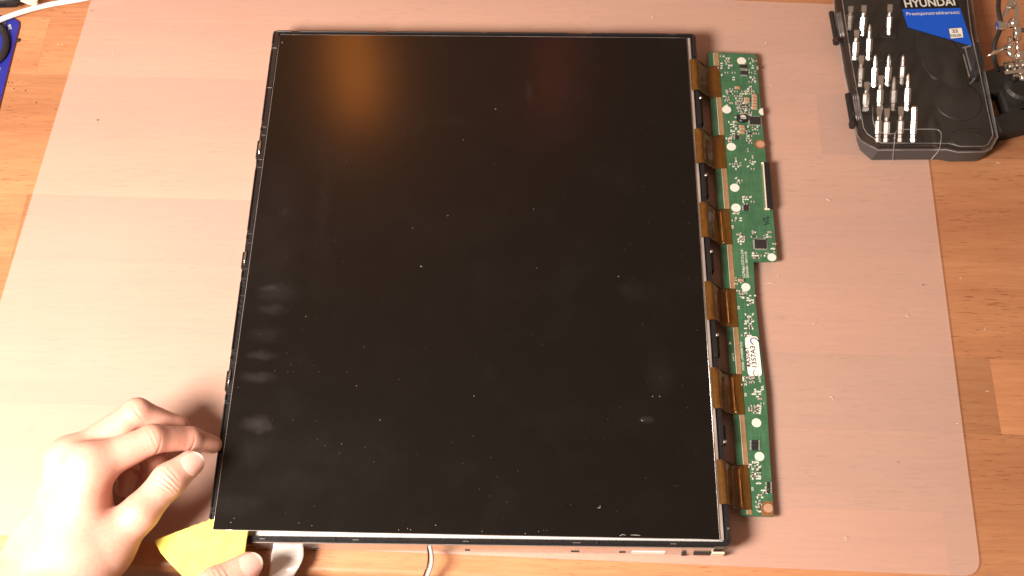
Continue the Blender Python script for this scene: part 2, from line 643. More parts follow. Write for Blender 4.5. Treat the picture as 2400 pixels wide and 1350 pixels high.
def smooth_path(pts, n=8):
    """Catmull-Rom through pts"""
    pts = [Vector(p) for p in pts]
    P = [pts[0] * 2 - pts[1]] + pts + [pts[-1] * 2 - pts[-2]]
    out = []
    for i in range(1, len(P) - 2):
        for k in range(n):
            t = k / n
            a, b, c, d = P[i - 1], P[i], P[i + 1], P[i + 2]
            out.append(0.5 * ((2 * b) + (c - a) * t + (2 * a - 5 * b + 4 * c - d) * t * t + (3 * b - a - 3 * c + d) * t ** 3))
    out.append(pts[-1])
    return out


def text_mesh(name, string, start, end, z, mat, parent, height=None, bold=0.0, flip=1, shear=0.0):
    """flat lettering from start to end (world xy) lying at height z; letters' tops point to the left of the run"""
    cu = bpy.data.curves.new('t', 'FONT')
    cu.body = string
    cu.size = 1.0
    cu.offset = bold
    cu.shear = shear
    cu.resolution_u = 3
    to = bpy.data.objects.new('t', cu)
    COL.objects.link(to)
    dg = bpy.context.evaluated_depsgraph_get()
    me = bpy.data.meshes.new_from_object(to.evaluated_get(dg))
    bpy.data.objects.remove(to)
    co = np.array([v.co[:] for v in me.vertices])
    x0, x1 = co[:, 0].min(), co[:, 0].max()
    y0, y1 = 0.0, max(0.6, co[:, 1].max())
    s, e = Vector(start).to_2d(), Vector(end).to_2d()
    d = (e - s)
    L = d.length
    d.normalize()
    up = Vector((-d.y, d.x)) * flip
    h = height if height else L / (x1 - x0) * (y1 - y0)
    o0 = ORG[parent.name]
    for v in me.vertices:
        a = (v.co.x - x0) / (x1 - x0) * L
        b = v.co.y / (y1 - y0) * h
        p = s + d * a + up * b
        v.co = (p.x - o0.x, p.y - o0.y, z - o0.z)
    me.name = name
    me.materials.clear()
    me.materials.append(mat)
    o = bpy.data.objects.new(name, me)
    COL.objects.link(o)
    o.parent = parent
    ORG[o.name] = Vector(o0)
    return o


# ================================================================== THE SETTING: planked tabletop
TA = -0.022
table = bpy.data.objects.new('tabletop', None)
COL.objects.link(table)
ORG[table.name] = Vector((0, 0, 0))
tag(table, kind='structure')
table['label'] = 'warm beech butcher block tabletop of long glued staves'
ca, sa = math.cos(TA), math.sin(TA)


def tw(x, y):
    """table frame (origin at stave boundary left) -> world xy"""
    return (-0.33 + x * ca - y * sa, 0.1145 + x * sa + y * ca)


SW = 0.0543
for k in range(-6, 8):
    ya, yb = -SW * k - SW, -SW * k
    y_front = (k == 5)
    if k > 5:
        continue
    xs = [-0.62]
    rr = random.Random(100 + k)
    x = -0.62 + rr.uniform(0.1, 0.45)
    if k == -2:
        x = -0.018
    while x < 1.25:
        xs.append(x)
        x += rr.uniform(0.26, 0.55)
    xs.append(1.3)
    for a, b in zip(xs[:-1], xs[1:]):
        g = 0.00003
        poly = [tw(a + g, ya + g), tw(b - g, ya + g), tw(b - g, yb - g), tw(a + g, yb - g)]
        mb = MB()
        if y_front:
            # the front stave has a rounded nose
            prof = [(ya + 0.0, -0.038), (ya + 0.0, -0.006)]
            for q in range(1, 7):
                t = q / 6 * math.pi / 2
                prof.append((ya + 0.006 - 0.006 * math.cos(t), -0.006 + 0.006 * math.sin(t)))
            prof += [(yb - g, 0.0), (yb - g, -0.038)]
            mb.loft([[(*tw(xx, y), z) for y, z in prof] for xx in (a + g, b - g)])
        else:
            mb.prism(poly, -0.038, 0.0, 0.00006)
        mb.build('plank', M['wood'], table, auto=30)

fl = MB()
fl.box((0, -0.2, -0.75), (4, 4, 0.02))
floor = fl.build('floor', plain('dark_floor', (0.06, 0.035, 0.02), 0.5), origin=(0, 0, -0.76))
tag(floor, kind='structure')

# ================================================================== desk mat
MT = 0.0017
mb = MB()
mpoly = rounded([(-0.3425, -0.1925), (0.3195, -0.2122), (0.3365, 0.2405), (-0.3145, 0.2675)], [0.012, 0.012, 0.012, 0.012], 6)
mb.prism(mpoly, 0.0002, MT, 0.0003)
o = mb.build('desk_mat', M['mat'], origin=(0, 0, 0.0002))
tag(o, 'large milky translucent plastic desk mat with rounded corners under the panel', 'desk mat')

# ================================================================== backlight unit (frame, tray, diffuser)
FT = 0.0185
W2, H2 = 0.162, 0.198
HB = 0.1999
bu = thing('backlight_unit', (0, 0, MT), 'shallow black framed backlight tray with silver sheet metal sides under the dark screen', 'backlight')
outer = rounded([(-W2, -HB), (W2, -HB), (W2, H2), (-W2, H2)], [0.0012, 0.0045, 0.003, 0.002], 5)
gl, gr, gb, gt = -0.1572, 0.1584, -0.1969, 0.1955
inner = rounded([(gl - 0.0006, gb), (gr + 0.0006, gb), (gr + 0.0006, gt + 0.0006), (gl - 0.0006, gt + 0.0006)], 0.0003, 5)
mb = MB()
mb.ring(outer, inner, 0.0098, FT - 0.0004)
mb.build('frame', M['black'], bu)
mb = MB()
mb.prism([(-0.1605, -0.1966), (0.1605, -0.1966), (0.1605, 0.1968), (-0.1605, 0.1968)], MT + 0.0002, 0.0128, 0)
tray = mb.build('metal_tray', M['tin'], bu)
mb = MB()
mb.box((0, -0.0006, 0.0140), (0.3152, 0.3920, 0.0012))
mb.build('diffuser_sheet', M['white'], bu)

# raised lips of the frame, broken by notches  (positions read along each side)


def lip(name, a, b, w, z1, mat=M['black'], z0=None):
    m_ = MB()
    a, b = Vector(a), Vector(b)
    d = (b - a).normalized()
    s_ = Vector((d.y, -d.x)) * w / 2
    poly = ccw([tuple(a - s_), tuple(b - s_), tuple(b + s_), tuple(a + s_)])
    m_.prism(poly, z0 if z0 is not None else FT - 0.0003, z1, 0.0002)
    return m_.build(name, mat, bu)


def xt(px):
    return U(px, 76, FT).x


for p0, p1 in ((648, 684), (702, 880), (905, 1128), (1141, 1330), (1386, 1565), (1584, 1622)):
    lip('frame_lip', (xt(p0), H2 - 0.0007), (xt(p1), H2 - 0.0007), 0.0013, FT + 0.0006)


def yl(py, z=FT):
    t = (py - 73) / (1255 - 73)
    px = 640 + (485 - 640) * t
    return U(px, py, z).y


for p0, p1 in ((80, 104), (119, 285), (300, 308), (376, 384), (396, 540), (552, 560), (636, 650), (660, 820), (835, 842), (925, 938), (948, 1190), (1205, 1235)):
    lip('frame_lip', (-W2 + 0.0005, yl(p1)), (-W2 + 0.0005, yl(p0)), 0.0010, FT + 0.0007)
# little cross ribs that catch the light
for py in (112, 205, 297, 316, 373, 391, 547, 568, 629, 652, 660, 668, 691, 703, 716, 730, 826, 848, 921, 943, 1200):
    ln = 0.0032 if py not in (660, 668, 703, 716, 730) else 0.0022
    lip('rib', (-W2 + 0.0012, yl(py)), (-W2 + 0.0012 + ln, yl(py) - 0.0002), 0.0007, FT + 0.0004, M['black'])
for py0, py1 in ((325, 362), (586, 620), (864, 906)):
    y0, y1 = yl(py1), yl(py0)
    m_ = MB()
    m_.tube([(-W2 + 0.0011, y0, FT - 0.0001), (-W2 + 0.0013, (y0 + y1) / 2, FT + 0.0005), (-W2 + 0.0016, y1, FT - 0.0001)], [0.0004, 0.0010, 0.0004], 8)
    m_.build('spring_clip', M['chrome'], bu, smooth=True)
    lip('clip_housing', (-W2 - 0.0006, y0 - 0.002), (-W2 - 0.0006, y1 - 0.001), 0.0014, FT - 0.001, M['black'], 0.010)
# small bosses and screws along the left rail
for py in (270, 430, 790, 1080):
    m_ = MB()
    m_.cyl((-W2 + 0.0028, yl(py)), 0.0008, FT - 0.0005, FT + 0.0001, 12)
    m_.build('boss', M['black'], bu)

# right rail: catch blocks with screws between the ribbon cables


def yr(py, z=FT):
    t = (py - 78) / (1277 - 78)
    return U(1628 + (1714 - 1628) * t, py, z).y


for p0, p1 in ((88, 132), (222, 292), (402, 462), (580, 640), (775, 838), (985, 1045), (1213, 1268)):
    y0, y1 = yr(p1), yr(p0)
    lip('catch_block', (W2 - 0.0012, y0), (W2 - 0.0012, y1), 0.0024, FT + 0.0011, M['black_matte'])
    if 200 < p0 < 1200:
        lip('catch_tongue', (W2 + 0.0011, y0 + 0.003), (W2 + 0.0011, y1 - 0.003), 0.0020, FT - 0.0015, M['black_matte'], 0.010)
        m_ = MB()
        ys = y1 - 0.0035 if p0 < 900 else y0 + 0.0025
        m_.cyl((W2 + 0.0006, ys), 0.0011, FT + 0.0010, FT + 0.0016, 14, 0.0003)
        m_.build('screw', M['steel'], bu)
m_ = MB()
m_.cyl((W2 - 0.0012, yr(1240)), 0.0007, FT + 0.0011, FT + 0.0015, 12)
m_.build('screw', M['steel'], bu)


def xb(px, py=1270):
    return U(px, py, FT).x


# bottom rail: step line, catches and recess
lip('frame_lip', (xb(585), -HB + 0.0004), (xb(1690), -HB + 0.0004), 0.0006, FT + 0.0001)
for p0, p1, mt in ((607, 622, 'steel'), (826, 842, 'steel'), (1085, 1100, 'steel'), (1342, 1362, 'steel'), (1572, 1586, 'steel')):
    lip('catch', (xb(p0), -HB + 0.0012), (xb(p1), -HB + 0.0012), 0.0007, FT + 0.00035, M[mt])
for p in (783, 1400):
    m_ = MB()
    m_.cyl((xb(p), -HB + 0.0016), 0.0011, FT - 0.0004, FT + 0.0003, 14, 0.0002)
    m_.build('screw_boss', M['black_matte'], bu)
# features on the silver front wall of the tray
yf = -0.1966


def front(name, p0, p1, z0, z1, mat, d=0.0004):
    m_ = MB()
    x0, x1 = xb(p0, 1280), xb(p1, 1280)
    m_.box(((x0 + x1) / 2, yf - d / 2, (z0 + z1) / 2), (abs(x1 - x0), d, z1 - z0))
    return m_.build(name, mat, bu)


# folded flange of the tray that runs along the front just under the plastic rail
m_ = MB()
m_.prism([(-0.134, -0.2008), (0.152, -0.2008), (0.152, -0.2001), (-0.134, -0.2001)], MT + 0.0004, 0.0168, 0.0002)
m_.build('front_flange', M['tin'], bu)
yf = -0.2008
front('paper_label', 1485, 1563, 0.0030, 0.0082, M['sticker'])
for p0, p1 in ((725, 738), (1088, 1100), (1340, 1360), (1455, 1470)):
    front('slot', p0, p1, 0.0052, 0.0070, M['iron'])
front('dark_tab', 1632, 1672, 0.0030, 0.0088, M['iron'], 0.0008)
front('white_plug', 1673, 1703, 0.0030, 0.0092, M['ivory'], 0.0012)
front('bracket', 1604, 1614, 0.0022, 0.0088, M['iron'], 0.0010)

# silver tape tongue hanging forward
m_ = MB()
L_ = [(636, 1270), (640, 1279), (636, 1300), (632, 1330), (629, 1362), (628, 1400)]
R_ = [(706, 1269), (711, 1281), (711, 1303), (702, 1328), (688, 1350), (670, 1392)]
Z_ = [0.0112, 0.0118, 0.0132, 0.0128, 0.0100, 0.0030]
L_ = smooth_path([U(*p, z) for p, z in zip(L_, Z_)], 4)
R_ = smooth_path([U(*p, z) for p, z in zip(R_, Z_)], 4)
nu = 14
rows = []
rt_ = random.Random(3)
for i, (a, b) in enumerate(zip(L_, R_)):
    row = []
    for k in range(nu + 1):
        t = k / nu
        p = a.lerp(b, t)
        p.z += 0.0005 * math.sin(t * 7 + i * 0.45) * math.sin(t * math.pi) + 0.0006 * math.sin(i * 0.9 + t * 3) + rt_.uniform(-1, 1) * 0.00012
        row.append(p)
    rows.append(row)
vs = [p for r in rows for p in r] + [p - Vector((0, 0, 0.00025)) for r in rows for p in r]
n_ = nu + 1
K = len(rows) * n_
fs = []
for i in range(len(rows) - 1):
    for k in range(nu):
        a = i * n_ + k
        fs.append((a, a + 1, a + n_ + 1, a + n_))
        fs.append((K + a, K + a + n_, K + a + n_ + 1, K + a + 1))
for i in range(len(rows) - 1):
    for k in (0, nu):
        a = i * n_ + k
        fs.append((a, a + n_, K + a + n_, K + a))
m_.add(vs, fs)
m_.build('foil_tape', M['foil'], bu, smooth=True)
# lamp leads
m_ = MB()
m_.tube(smooth_path([U(1004, 1262, 0.008), U(1006, 1276, 0.010), U(1012, 1298, 0.014), U(1012, 1320, 0.016), U(1004, 1345, 0.013), U(992, 1375, 0.004), U(985, 1420, -0.02)], 6), 0.0011, 12)
m_.build('lamp_lead', M['grey_wire'], bu, smooth=True)
m_ = MB()
m_.tube(smooth_path([U(1000, 1262, 0.007), U(1001, 1276, 0.009), U(1004, 1298, 0.0125), U(1003, 1320, 0.0145), U(995, 1345, 0.0115), U(983, 1375, 0.003), U(976, 1420, -0.02)], 6), 0.00055, 10)
m_.build('lamp_lead', M['dark_wire'], bu, smooth=True)

# ================================================================== display panel: glass + ribbon cables + circuit board
dp = thing('display_panel', (0, 0, FT), 'large dusty black glass screen, one corner lifted, wired to a narrow green circuit board', 'screen panel')
LIFT = 0.0080
gx0, gx1, gy0, gy1 = -0.1566, 0.1552, -0.1953, 0.1942
TLx, BLx = -0.1563, -0.1570


def gz(u, v):
    """glass height above FT for u (left 0..right 1), v (near 0..far 1): a corner bent up by the scraper"""
    return -0.0002 + LIFT * (1 - u) ** 1.25 * (1 - v) ** 1.6


def glass_sheet(x0, x1, y0, y1, ztop, thick, nx=24, ny=30):
    m_ = MB()
    top, bot = [], []
    for j in range(ny + 1):
        for i in range(nx + 1):
            u, v = i / nx, j / ny
            x = x0 + (x1 - x0) * u
            y = y0 + (y1 - y0) * v
            uu = (x - gx0) / (gx1 - gx0)
            vv = (y - gy0) / (gy1 - gy0)
            z = FT + gz(min(max(uu, 0), 1), min(max(vv, 0), 1)) + ztop
            top.append((x, y, z))
            bot.append((x, y, z - thick))
    n1 = nx + 1
    K = len(top)
    fs = []
    for j in range(ny):
        for i in range(nx):
            a = j * n1 + i
            fs.append((a, a + 1, a + n1 + 1, a + n1))
            fs.append((K + a, K + a + n1, K + a + n1 + 1, K + a + 1))
    for i in range(nx):
        fs.append((i, K + i, K + i + 1, i + 1))
        a = ny * n1 + i
        fs.append((a, a + 1, K + a + 1, K + a))
    for j in range(ny):
        a = j * n1
        fs.append((a, a + n1, K + a + n1, K + a))
        a = j * n1 + nx
        fs.append((a, K + a, K + a + n1, a + n1))
    return m_.add(top + bot, fs)


def sm(px, py, wx, wy, a):
    p = U(px, py, FT)
    return (p.x, p.y, wx * 0.00028, wy * 0.0003, a)


smudges = [sm(632, 682, 34, 12, .55), sm(650, 690, 60, 30, .22), sm(606, 1000, 36, 20, .75), sm(640, 730, 40, 14, .3), sm(618, 840, 36, 12, .4),
           sm(608, 890, 40, 14, .4), sm(625, 790, 44, 20, .22), sm(665, 500, 20, 16, .35), sm(600, 1060, 40, 40, .14), sm(1485, 680, 40, 30, .16),
           sm(1545, 880, 36, 60, .10), sm(560, 1190, 60, 26, .15), sm(1105, 530, 110, 60, .05), sm(800, 1080, 150, 90, .06), sm(640, 560, 80, 200, .12),
           sm(1240, 215, 12, 34, .2), sm(1515, 985, 20, 8, .5), sm(1060, 285, 90, 12, .08), sm(760, 470, 18, 120, .10), sm(700, 1140, 90, 40, .10)]
M['lcd'] = lcd_mat(smudges)
body = glass_sheet(gx0, gx1, gy0, gy1, 0.0, 0.0011).build('glass', M['lcd'], dp, smooth=True, auto=40)
# bevelled bright glass rim (cut edge of the two sheets) on the lifted near and left edges
m_ = MB()
pts = [(gx0 - 0.00012, gy1 - (gy1 - gy0) * t / 30, FT + gz(0, 1 - t / 30) - 0.0006) for t in range(31)]
m_.tube(pts, 0.00022, 6)
m_.build('glass_edge', M['ledge'], dp, smooth=True)
m_ = MB()
pts = [(gx0 + (gx1 - gx0) * t / 24, gy0 - 0.00012, FT + gz(t / 24, 0) - 0.0007) for t in range(25)]
m_.tube(pts, 0.00022, 6)
m_.build('glass_edge', M['ledge'], dp, smooth=True)
m_ = MB()
pts = [(gx0 + (gx1 - gx0) * t / 24, gy1 + 0.0002, FT - 0.0004) for t in range(25)]
m_.tube(pts, 0.00016, 6)
m_.build('glass_edge', M['ledge'], dp, smooth=True)
# the bare lower glass sheet beyond the dark polarizer, on the cable side
m_ = MB()
m_.box((gx1 + 0.0014, (gy0 + gy1) / 2 - 0.0002, FT - 0.0009), (0.0027, gy1 - gy0 + 0.001, 0.0007))
ledge = m_.build('glass_ledge', M['ledge'], dp)
m_ = MB()
m_.tube([(gx1 + 0.0004, gy0, FT - 0.0002), (gx1 + 0.0004, gy1, FT - 0.0002)], 0.0002, 6)
m_.build('polarizer_edge', M['steel'], dp, smooth=True)

# ---- circuit board
PZ0, PZ = 0.0052, 0.0066
pb_px = [(1657, 122), (1772, 127), (1783, 250), (1797, 390), (1810, 480), (1822, 612), (1766, 613), (1770, 700), (1781, 800), (1796, 920), (1805, 1080), (1814, 1211), (1735, 1208), (1712, 900), (1690, 600), (1672, 340)]
poly = upoly(pb_px, PZ)
# ccw order may be reversed: radii by vertex position
rad = []
for p in poly:
    q = min(range(len(pb_px)), key=lambda i: (U(*pb_px[i], PZ).to_2d() - Vector(p)).length)
    rad.append({0: 0.002, 1: 0.0035, 5: 0.001, 6: 0.0008, 11: 0.001, 12: 0.0015}.get(q, 0))
m_ = MB()
m_.prism(rounded(poly, rad, 4), PZ0, PZ)
pcb = m_.build('circuit_board', M['pcb'], dp)
Q = lambda x, y: U(x, y, PZ)


def sub(name, mbx, mat, smooth=False, auto=None, label=None):
    o_ = mbx.build(name, mat, pcb, smooth=smooth, auto=auto)
    if label:
        o_['label'] = label
    return o_


# tan bond stripe along the cable side, in lengths between the ribbons
lx = lambda y: 1673 + (1752 - 1673) * ((y - 122) / (1208 - 122)) ** 1.02     # stripe left edge in px
flex_rows = [(140, 212, 155, 228), (303, 383, 317, 395), (475, 557, 490, 573), (660, 750, 677, 767), (862, 958, 877, 972), (1078, 1182, 1090, 1195)]
edges = [123] + [v for r in flex_rows for v in (r[2], r[3])] + [1206]
for a, b in zip(edges[0::2], edges[1::2]):
    p = upoly([(lx(a), a), (lx(a) + 10, a), (lx(b) + 11, b), (lx(b), b)], PZ)
    m_ = MB()
    m_.prism(p, PZ - 0.0001, PZ + 0.00012)
    sub('bond_stripe', m_, M['pcb_edge'])
    m_ = MB()
    A, B = U(lx(a) - 1, a + 1, PZ), U(lx(b) - 1, b - 1, PZ)
    m_.obox(A + Vector((0, 0, 0.0001)), B + Vector((0, 0, 0.0001)), 0.0003, 0.0002)
    sub('printed_line', m_, M['silk'])

# white test targets, copper holes
for (x, y) in ((1738, 143), (1703, 257), (1714, 344), (1722, 440), (1725, 487), (1748, 673), (1773, 991), (1780, 1070), (1809, 603)):
    p = Q(x, y)
    m_ = MB()
    m_.cyl((p.x, p.y), 0.0034 if y < 560 else 0.0031, PZ, PZ + 0.00015, 26)
    sub('white_dot', m_, M['silk'])
p = Q(1787, 262)
m_ = MB()
m_.prism([(p.x + 0.0005 + 0.0032 * math.cos(t), p.y + 0.0032 * math.sin(t)) for t in [math.pi / 2 + math.pi * k / 14 for k in range(15)]], PZ, PZ + 0.00015)
sub('white_dot', m_, M['silk'])
for (x, y, sq) in ((1781, 338, 0), (1799, 1191, 1)):
    p = Q(x, y)
    m_ = MB()
    if sq:
        pp = upoly([(1784, 1184), (1792, 1175), (1811, 1175), (1812, 1206), (1808, 1210), (1785, 1209)], PZ)
        m_.prism(pp, PZ, PZ + 0.00012)
    else:
        m_.cyl((p.x, p.y), 0.0043, PZ, PZ + 0.00012, 8)
    sub('copper_pad', m_, M['copper'])
    m_ = MB()
    m_.cyl((p.x + 0.0004, p.y), 0.0029, PZ + 0.0001, PZ + 0.00022, 22)
    sub('mounting_hole', m_, M['sticker'] if False else plain('hole_view', (0.42, 0.24, 0.16), 0.5))

# chips


def chip(x, y, wpx, hpx, ht=0.0011, name='chip', legs='x', nlegs=4, mat=None, rz=-0.03):
    p = Q(x, y)
    w, h = wpx * 0.00033, hpx * 0.00036
    m_ = MB()
    m_.box((p.x, p.y, PZ + ht / 2 + 0.0001), (w, h, ht), rz, 0.0002)
    c_ = sub(name, m_, mat or M['chip'])
    m_ = MB()
    for k in range(nlegs):
        t = (k + 0.5) / nlegs - 0.5
        for s_ in (-1, 1):
            if 'y' in legs:
                m_.box((p.x + t * w, p.y + s_ * (h / 2 + 0.0004), PZ + 0.0003), (w / nlegs * 0.5, 0.0010, 0.0004))
            if 'x' in legs:
                m_.box((p.x + s_ * (w / 2 + 0.0004), p.y + t * h, PZ + 0.0003), (0.0010, h / nlegs * 0.5, 0.0004))
    if m_.v:
        o_ = m_.build('chip_leads', M['solder'], pcb)
        o_['kind'] = 'stuff'
    return c_


chip(1741, 157, 15, 9, legs='y', nlegs=4)
chip(1743, 172, 15, 9, legs='y', nlegs=4)
chip(1769, 284, 24, 19, legs='xy', nlegs=6)
chip(1727, 323, 9, 9, legs='x', nlegs=3)
chip(1748, 488, 11, 12, legs='x', nlegs=3)
chip(1782, 573, 25, 20, legs='xy', nlegs=9)
for k in range(3):
    chip(1769, 1036 + k * 8, 14, 6, 0.0006, legs='x', nlegs=3, name='resistor_pack')
for k in range(3):
    chip(1801, 1134 + k * 9, 7, 6, 0.0006, legs='x', nlegs=2, name='resistor_pack')
# round inductor with its printed value
p = Q(1740, 281)
m_ = MB()
m_.box((p.x - 0.001, p.y + 0.001, PZ + 0.0006), (0.0068, 0.0062, 0.001), 0, 0.0002)
sub('inductor_base', m_, M['chip'])
m_ = MB()
m_.cyl((p.x, p.y), 0.0035, PZ + 0.001, PZ + 0.0030, 24, 0.0005)
sub('inductor', m_, M['black_matte'], auto=30)
text_mesh('inductor_print', '100', (p.x - 0.0017, p.y - 0.0012), (p.x + 0.0022, p.y - 0.0014), PZ + 0.00312, M['silk'], pcb, 0.0020, 0.02)
m_ = MB()
m_.prism([(p.x + 0.0021 * math.cos(t), p.y + 0.0009 + 0.0012 * math.sin(t)) for t in [math.pi * k / 10 for k in range(11)]], PZ + 0.0030, PZ + 0.00312)
sub('inductor_print', m_, M['silk'])
# tan ceramic capacitors
for (x, y) in [(1768, 226 + 7.2 * k) for k in range(5)] + [(1728, 207), (1750, 233), (1750, 239), (1738, 298), (1740, 304), (1738, 312), (1736, 658)]:
    p = Q(x, y)
    m_ = MB()
    m_.box((p.x, p.y, PZ + 0.0008), (0.0030, 0.0019, 0.0015), -0.02, 0.0002)
    sub('ceramic_capacitor', m_, M['cap'])
    m_ = MB()
    for s_ in (-1, 1):
        m_.box((p.x + s_ * 0.0017, p.y, PZ + 0.0006), (0.0006, 0.0019, 0.0011))
    o_ = m_.build('solder_ends', M['solder'], pcb)
    o_['kind'] = 'stuff'
# flat ribbon connector at the outer edge
A, B = Q(1797, 384), Q(1805, 491)
d = (B - A)
dn = d.normalized()
sd = Vector((-dn.y, dn.x, 0))
if sd.x < 0:
    sd = -sd
m_ = MB()
m_.obox(A - sd * 0.0004 + Vector((0, 0, 0.0011)), B - sd * 0.0004 + Vector((0, 0, 0.0011)), 0.0040, 0.0022)
sub('ribbon_connector', m_, M['black_matte'])
m_ = MB()
m_.obox(A - sd * 0.0028 + Vector((0, 0, 0.0012)), B - sd * 0.0028 + Vector((0, 0, 0.0012)), 0.00045, 0.0020)
sub('connector_rail', m_, M['ivory'])
m_ = MB()
for k in range(40):
    q = A.lerp(B, (k + 0.5) / 40)
    m_.box((q.x - sd.x * 0.0038, q.y - sd.y * 0.0038, PZ + 0.0002), (0.0013, 0.00042, 0.0003))
o_ = m_.build('connector_pins', M['steel'], pcb)
o_['kind'] = 'stuff'
for q in (A, B):
    m_ = MB()
    m_.box((q.x - 0.0022, q.y, PZ + 0.0008), (0.0036, 0.0012, 0.0014), 0, 0.0002)
    sub('connector_end', m_, M['ivory'])

# small parts too many to name: pads, resistors, capacitors, silkscreen boxes
pads, bodies, prints, browns = MB(), MB(), MB(), MB()
rp = random.Random(11)
occ = set()
clusters = [  # x0, x1, y0, y1, count, share of printed boxes
    (1686, 1720, 132, 200, 26, .5), (1752, 1776, 138, 195, 22, .4), (1696, 1716, 205, 250, 16, .4), (1722, 1742, 215, 250, 26, .2),
    (1744, 1764, 205, 222, 12, .4), (1725, 1760, 243, 270, 34, .2), (1710, 1728, 274, 312, 14, .7), (1718, 1734, 305, 318, 8, .3), (1750, 1778, 296, 320, 16, .3),
    (1752, 1758, 305, 350, 14, .3), (1700, 1716, 318, 334, 8, .4), (1716, 1738, 372, 396, 16, .4), (1745, 1770, 366, 400, 12, .6), (1724, 1740, 420, 430, 8, .4),
    (1736, 1764, 462, 480, 12, .5), (1712, 1742, 498, 524, 9, .5), (1728, 1746, 546, 580, 16, .45), (1758, 1770, 538, 556, 6, .2), (1788, 1806, 540, 556, 7, .3),
    (1762, 1800, 590, 606, 12, .3), (1806, 1818, 570, 590, 5, .3), (1724, 1742, 654, 664, 5, .3), (1728, 1752, 682, 702, 10, .5), (1752, 1770, 690, 716, 12, .8),
    (1742, 1766, 738, 772, 20, .45), (1740, 1762, 780, 790, 7, .4), (1740, 1768, 880, 904, 14, .5), (1762, 1786, 905, 936, 14, .8), (1760, 1786, 942, 974, 20, .45),
    (1757, 1782, 1082, 1100, 14, .5), (1760, 1788, 1104, 1132, 18, .5), (1772, 1786, 1160, 1198, 10, .5), (1784, 1800, 1140, 1158, 9, .8)]
for (x0, x1, y0, y1, n, sh) in clusters:
    for k in range(int(n * 0.95)):
        x, y = rp.uniform(x0, x1), rp.uniform(y0, y1)
        y = round(y / 5.5) * 5.5
        x = round(x / 5.6) * 5.6
        if (x, y) in occ:
            continue
        occ.add((x, y))
        p = Q(x, y)
        if rp.random() < sh:
            w, h = rp.choice([(0.0018, 0.0009), (0.0009, 0.0015), (0.0013, 0.0010)])
            prints.box((p.x, p.y, PZ + 0.00006), (w, h, 0.0001))
            if rp.random() < 0.5:
                prints.box((p.x + 0.0008, p.y + 0.0009, PZ + 0.00006), (0.0005, 0.0005, 0.0001))
        else:
            (bodies if rp.random() < 0.75 else browns).box((p.x, p.y, PZ + 0.0003), (0.0009, 0.0008, 0.0006))
            if rp.random() < 0.7:
                for s_ in (-1, 1):
                    pads.box((p.x + s_ * 0.0009, p.y, PZ + 0.00024), (0.0009, 0.0012, 0.00046))
            else:
                for s_ in (-1, 1):
                    pads.box((p.x, p.y + s_ * 0.0009, PZ + 0.00024), (0.0012, 0.0009, 0.00046))
for nm, mbx, mt in (('solder_pads', pads, 'solder'), ('tiny_resistors', bodies, 'chip'), ('tiny_capacitors', browns, 'cap'), ('printed_marks', prints, 'silk')):
    o_ = mbx.build(nm, M[mt], pcb)
    o_['kind'] = 'stuff'
# lettering
zt = PZ + 0.00012
text_mesh('printed_text', 'LG.Philips LCD Co.,Ltd', Q(1747, 651), Q(1741, 586), zt, M['silk'], pcb, 0.0019, 0.012)
text_mesh('printed_text', 'DESIGNED : 2007/11/28', Q(1755, 651), Q(1750, 590), zt, M['silk'], pcb, 0.0015, 0.008)
text_mesh('printed_text', 'MODEL : LM190E08-TLGI', Q(1745, 868), Q(1739, 802), zt, M['silk'], pcb, 0.0015, 0.008)
text_mesh('printed_text', 'P/N : 6870S-1198A', Q(1752, 868), Q(1746, 808), zt, M['silk'], pcb, 0.0013, 0.006) if False else None
text_mesh('printed_text', '94V-0', Q(1722, 846), Q(1719, 828), zt, M['silk'], pcb, 0.0012, 0.008)
text_mesh('printed_text', 'ASSY', Q(1784, 897), Q(1780, 876), zt, M['silk'], pcb, 0.0014, 0.008)
for (x, y, t) in ((1733, 721, 'S5'), (1749, 925, 'S6'), (1766, 1146, 'S9'), (1719, 532, 'S8')):
    text_mesh('printed_text', t, Q(x + 1, y + 4), Q(x, y - 4), zt, M['silk'], pcb, 0.0015, 0.01)
m_ = MB()
m_.prism(upoly([(1711, 800), (1715, 807), (1707, 807)], PZ), PZ, zt)
sub('printed_text', m_, M['silk'])
# paper sticker with a stamped number
sp = rounded(upoly([(1745, 790), (1776, 789), (1786, 883), (1753, 882)], PZ), 0.0028, 6)
m_ = MB()
m_.prism(sp, PZ + 0.0006, PZ + 0.0008)
stk = sub('paper_sticker', m_, M['sticker'], label='white paper sticker stamped with a number')
text_mesh('stamped_number', '4A506T', Q(1760, 862), Q(1753, 813), PZ + 0.00092, M['ink'], pcb, 0.0032, 0.012)
text_mesh('stamped_number', '1357A3', Q(1773, 862), Q(1768, 812), PZ + 0.00092, M['ink'], pcb, 0.0032, 0.012)


def stroke(name, pts, r, mat, zz):
    m__ = MB()
    m__.tube(smooth_path([U(x, y, zz) for x, y in pts], 5), r, 6)
    return m__.build(name, mat, pcb, smooth=True)


stroke('pen_stroke', [(1765, 808), (1759, 800), (1761, 794), (1767, 792), (1774, 796), (1778, 801)], 0.00035, M['blue_ink'], PZ + 0.0008)
stroke('pen_stroke', [(1769, 867), (1765, 874), (1768, 880), (1774, 882), (1778, 878)], 0.00022, M['ink'], PZ + 0.0008)
stroke('pen_stroke', [(1791, 511), (1790, 518), (1796, 521), (1801, 516)], 0.00035, M['dark_ink'], PZ + 0.0001)
stroke('pen_stroke', [(1790, 527), (1796, 525), (1803, 523)], 0.00035, M['dark_ink'], PZ + 0.0001)
stroke('pen_stroke', [(1791, 511), (1798, 513), (1801, 509), (1797, 507)], 0.00035, M['dark_ink'], PZ + 0.0001)

